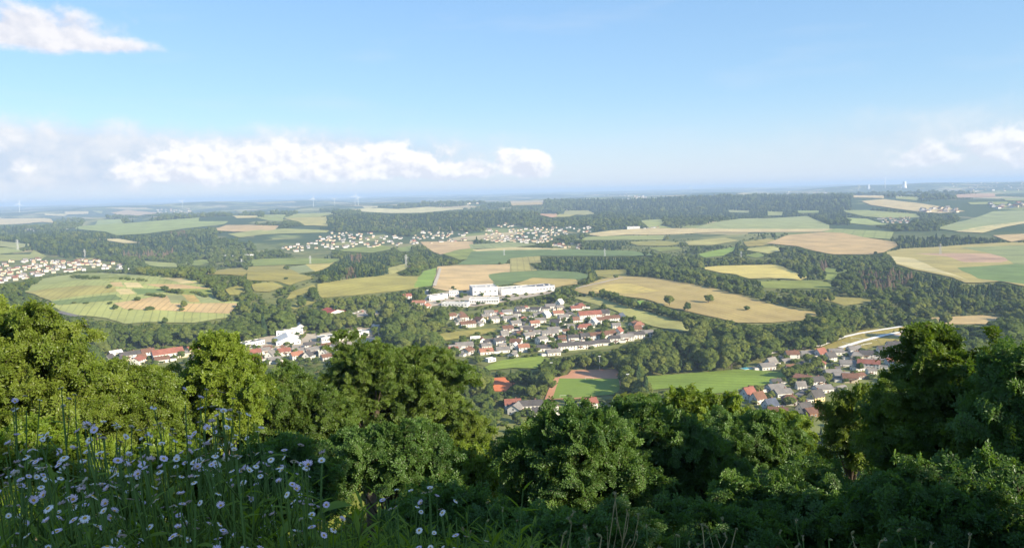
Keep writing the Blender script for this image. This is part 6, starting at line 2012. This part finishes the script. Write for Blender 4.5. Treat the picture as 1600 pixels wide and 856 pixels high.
# grass and low weeds that nobody could count
def weed_mesh(seed):
    rng = random.Random(seed); b = MB()
    H = 1.0
    b.tube([(0, 0, 0), (.02, .01, .5), (.0, .03, H)], [.005, .004, .0015], 4, 1, False)
    for q in range(52):
        z = rng.uniform(.12, 1.0); a = rng.uniform(0, 6.28); L = rng.uniform(.06, .12) * (1.25 - .5 * z)
        d = Vector((math.cos(a), math.sin(a), rng.uniform(.1, .7))).normalized(); s = d.cross(Vector((0, 0, 1))).normalized(); n = s.cross(d)
        b.faces(leaf_verts(Vector((0, .03 * z, z)), d, s, n, L, L * rng.uniform(.11, .2), .2), [(0, 1, 2, 3), (0, 3, 4, 5)], 0)
    return b.data('weed', [M_WLEAF, M_STEM])


def grass_mesh(seed):
    rng = random.Random(seed); b = MB()
    for q in range(16):
        a = rng.uniform(0, 6.28); L = rng.uniform(.5, 1.0); o = Vector((rng.gauss(0, .03), rng.gauss(0, .03), 0)); w_ = rng.uniform(.003, .006); out = Vector((math.cos(a), math.sin(a), 0)); s = Vector((-math.sin(a), math.cos(a), 0)) * w_
        pts = [o + out * L * .35 * t_ * t_ + Vector((0, 0, L * (t_ - .18 * t_ * t_))) for t_ in (0, .35, .7, 1)]
        b.faces([pts[0] - s, pts[0] + s, pts[1] - s, pts[1] + s, pts[2] - s * .7, pts[2] + s * .7, pts[3]], [(0, 1, 3, 2), (2, 3, 5, 4), (4, 5, 6)], 0)
    return b.data('grass', [M_WLEAF])


NG_WEED = instancer_group('weed_scatter', source_collection('weed', [weed_mesh(q) for q in range(3)] + [grass_mesh(q) for q in range(2)]))
rng = np.random.default_rng(77)
pts, szs = [], []
while len(pts) < 1900:
    px = rng.uniform(-60, 860); d = rng.uniform(1.5, 5.5)
    lim = np.interp(px, [-60, 0, 350, 480, 540, 600, 760, 860], [662, 655, 650, 700, 785, 805, 805, 850])
    py = lim + rng.uniform(0, 1) ** .8 * 190
    p = at_px(px, py, d); g_ = float(T(p[0], p[1])); h = p[2] - g_
    if 0.15 < h < 1.5: pts.append((p[0], p[1], g_ - .02)); szs.append((h * .5 + .12, h * .5 + .12, h))
for q in range(900):
    a, d = R(rng.uniform(-60, 60)), rng.uniform(.9, 9.0)
    p = np.array([d * math.sin(a), d * math.cos(a)]); h = rng.uniform(.18, .42)
    pts.append((p[0], p[1], float(T(p[0], p[1])) - .02)); szs.append((h * 1.4, h * 1.4, h))
n = len(pts)
o = scatter_object('undergrowth', np.array(pts), np.stack([rng.normal(0, .1, n), rng.normal(0, .1, n), rng.uniform(0, 6.28, n)], axis=1), np.array(szs), rng.choice([0, 1, 2, 3, 4], n, p=[.32, .32, .32, .02, .02]), rng.uniform(.1, .9, n), NG_WEED)
tag(o, 'dense green weeds and grass at the edge of the viewpoint', 'undergrowth', kind='stuff')

# ---------------------------------------------------------------- haze: the air over the whole valley
bpy.context.view_layer.update()
HAZE_TOP = max(max((o.matrix_world @ Vector(q)).z for q in o.bound_box) for o in S.objects if o.type == 'MESH') + 8.0
print('haze top', HAZE_TOP)
hz = MB()
hz.box(-36000, 36000, -36000, 36000, -40.0, HAZE_TOP)
mt = bpy.data.materials.new('valley_air'); mt.use_nodes = True
t = NT(mt.node_tree)
pv = t.n('ShaderNodeVolumePrincipled')
pv.inputs['Color'].default_value = (0.53, 0.725, 1.0, 1)
pv.inputs['Density'].default_value = 9.0e-5
pv.inputs['Density Attribute'].default_value = ''
pv.inputs['Temperature Attribute'].default_value = ''
pv.inputs['Anisotropy'].default_value = 0.0
t.link(pv.outputs[0], t.n('ShaderNodeOutputMaterial').inputs['Volume'])
tag(link('haze', hz.data('haze', mt)), 'thin blue evening haze over the valley', kind='stuff')

# ---------------------------------------------------------------- tell the members of small groups apart, left to right
NUM = ORD + ['twenty-sixth', 'twenty-seventh', 'twenty-eighth', 'twenty-ninth', 'thirtieth', 'thirty-first', 'thirty-second', 'thirty-third', 'thirty-fourth', 'thirty-fifth', 'thirty-sixth', 'thirty-seventh', 'thirty-eighth', 'thirty-ninth', 'fortieth']
shared = {}
for o in list(S.objects):
    if o.parent is None and 'label' in o and 'group' in o:
        shared.setdefault(o['label'], []).append(o)
for lab, obs in shared.items():
    if 1 < len(obs) <= 40:
        key = {o.name: float(project(np.array([o.location[:]]))[0][0]) for o in obs}
        obs.sort(key=lambda o: key[o.name])
        for q, o in enumerate(obs):
            if len(lab.split()) <= 12: o['label'] = lab + ', %s from left' % NUM[q]
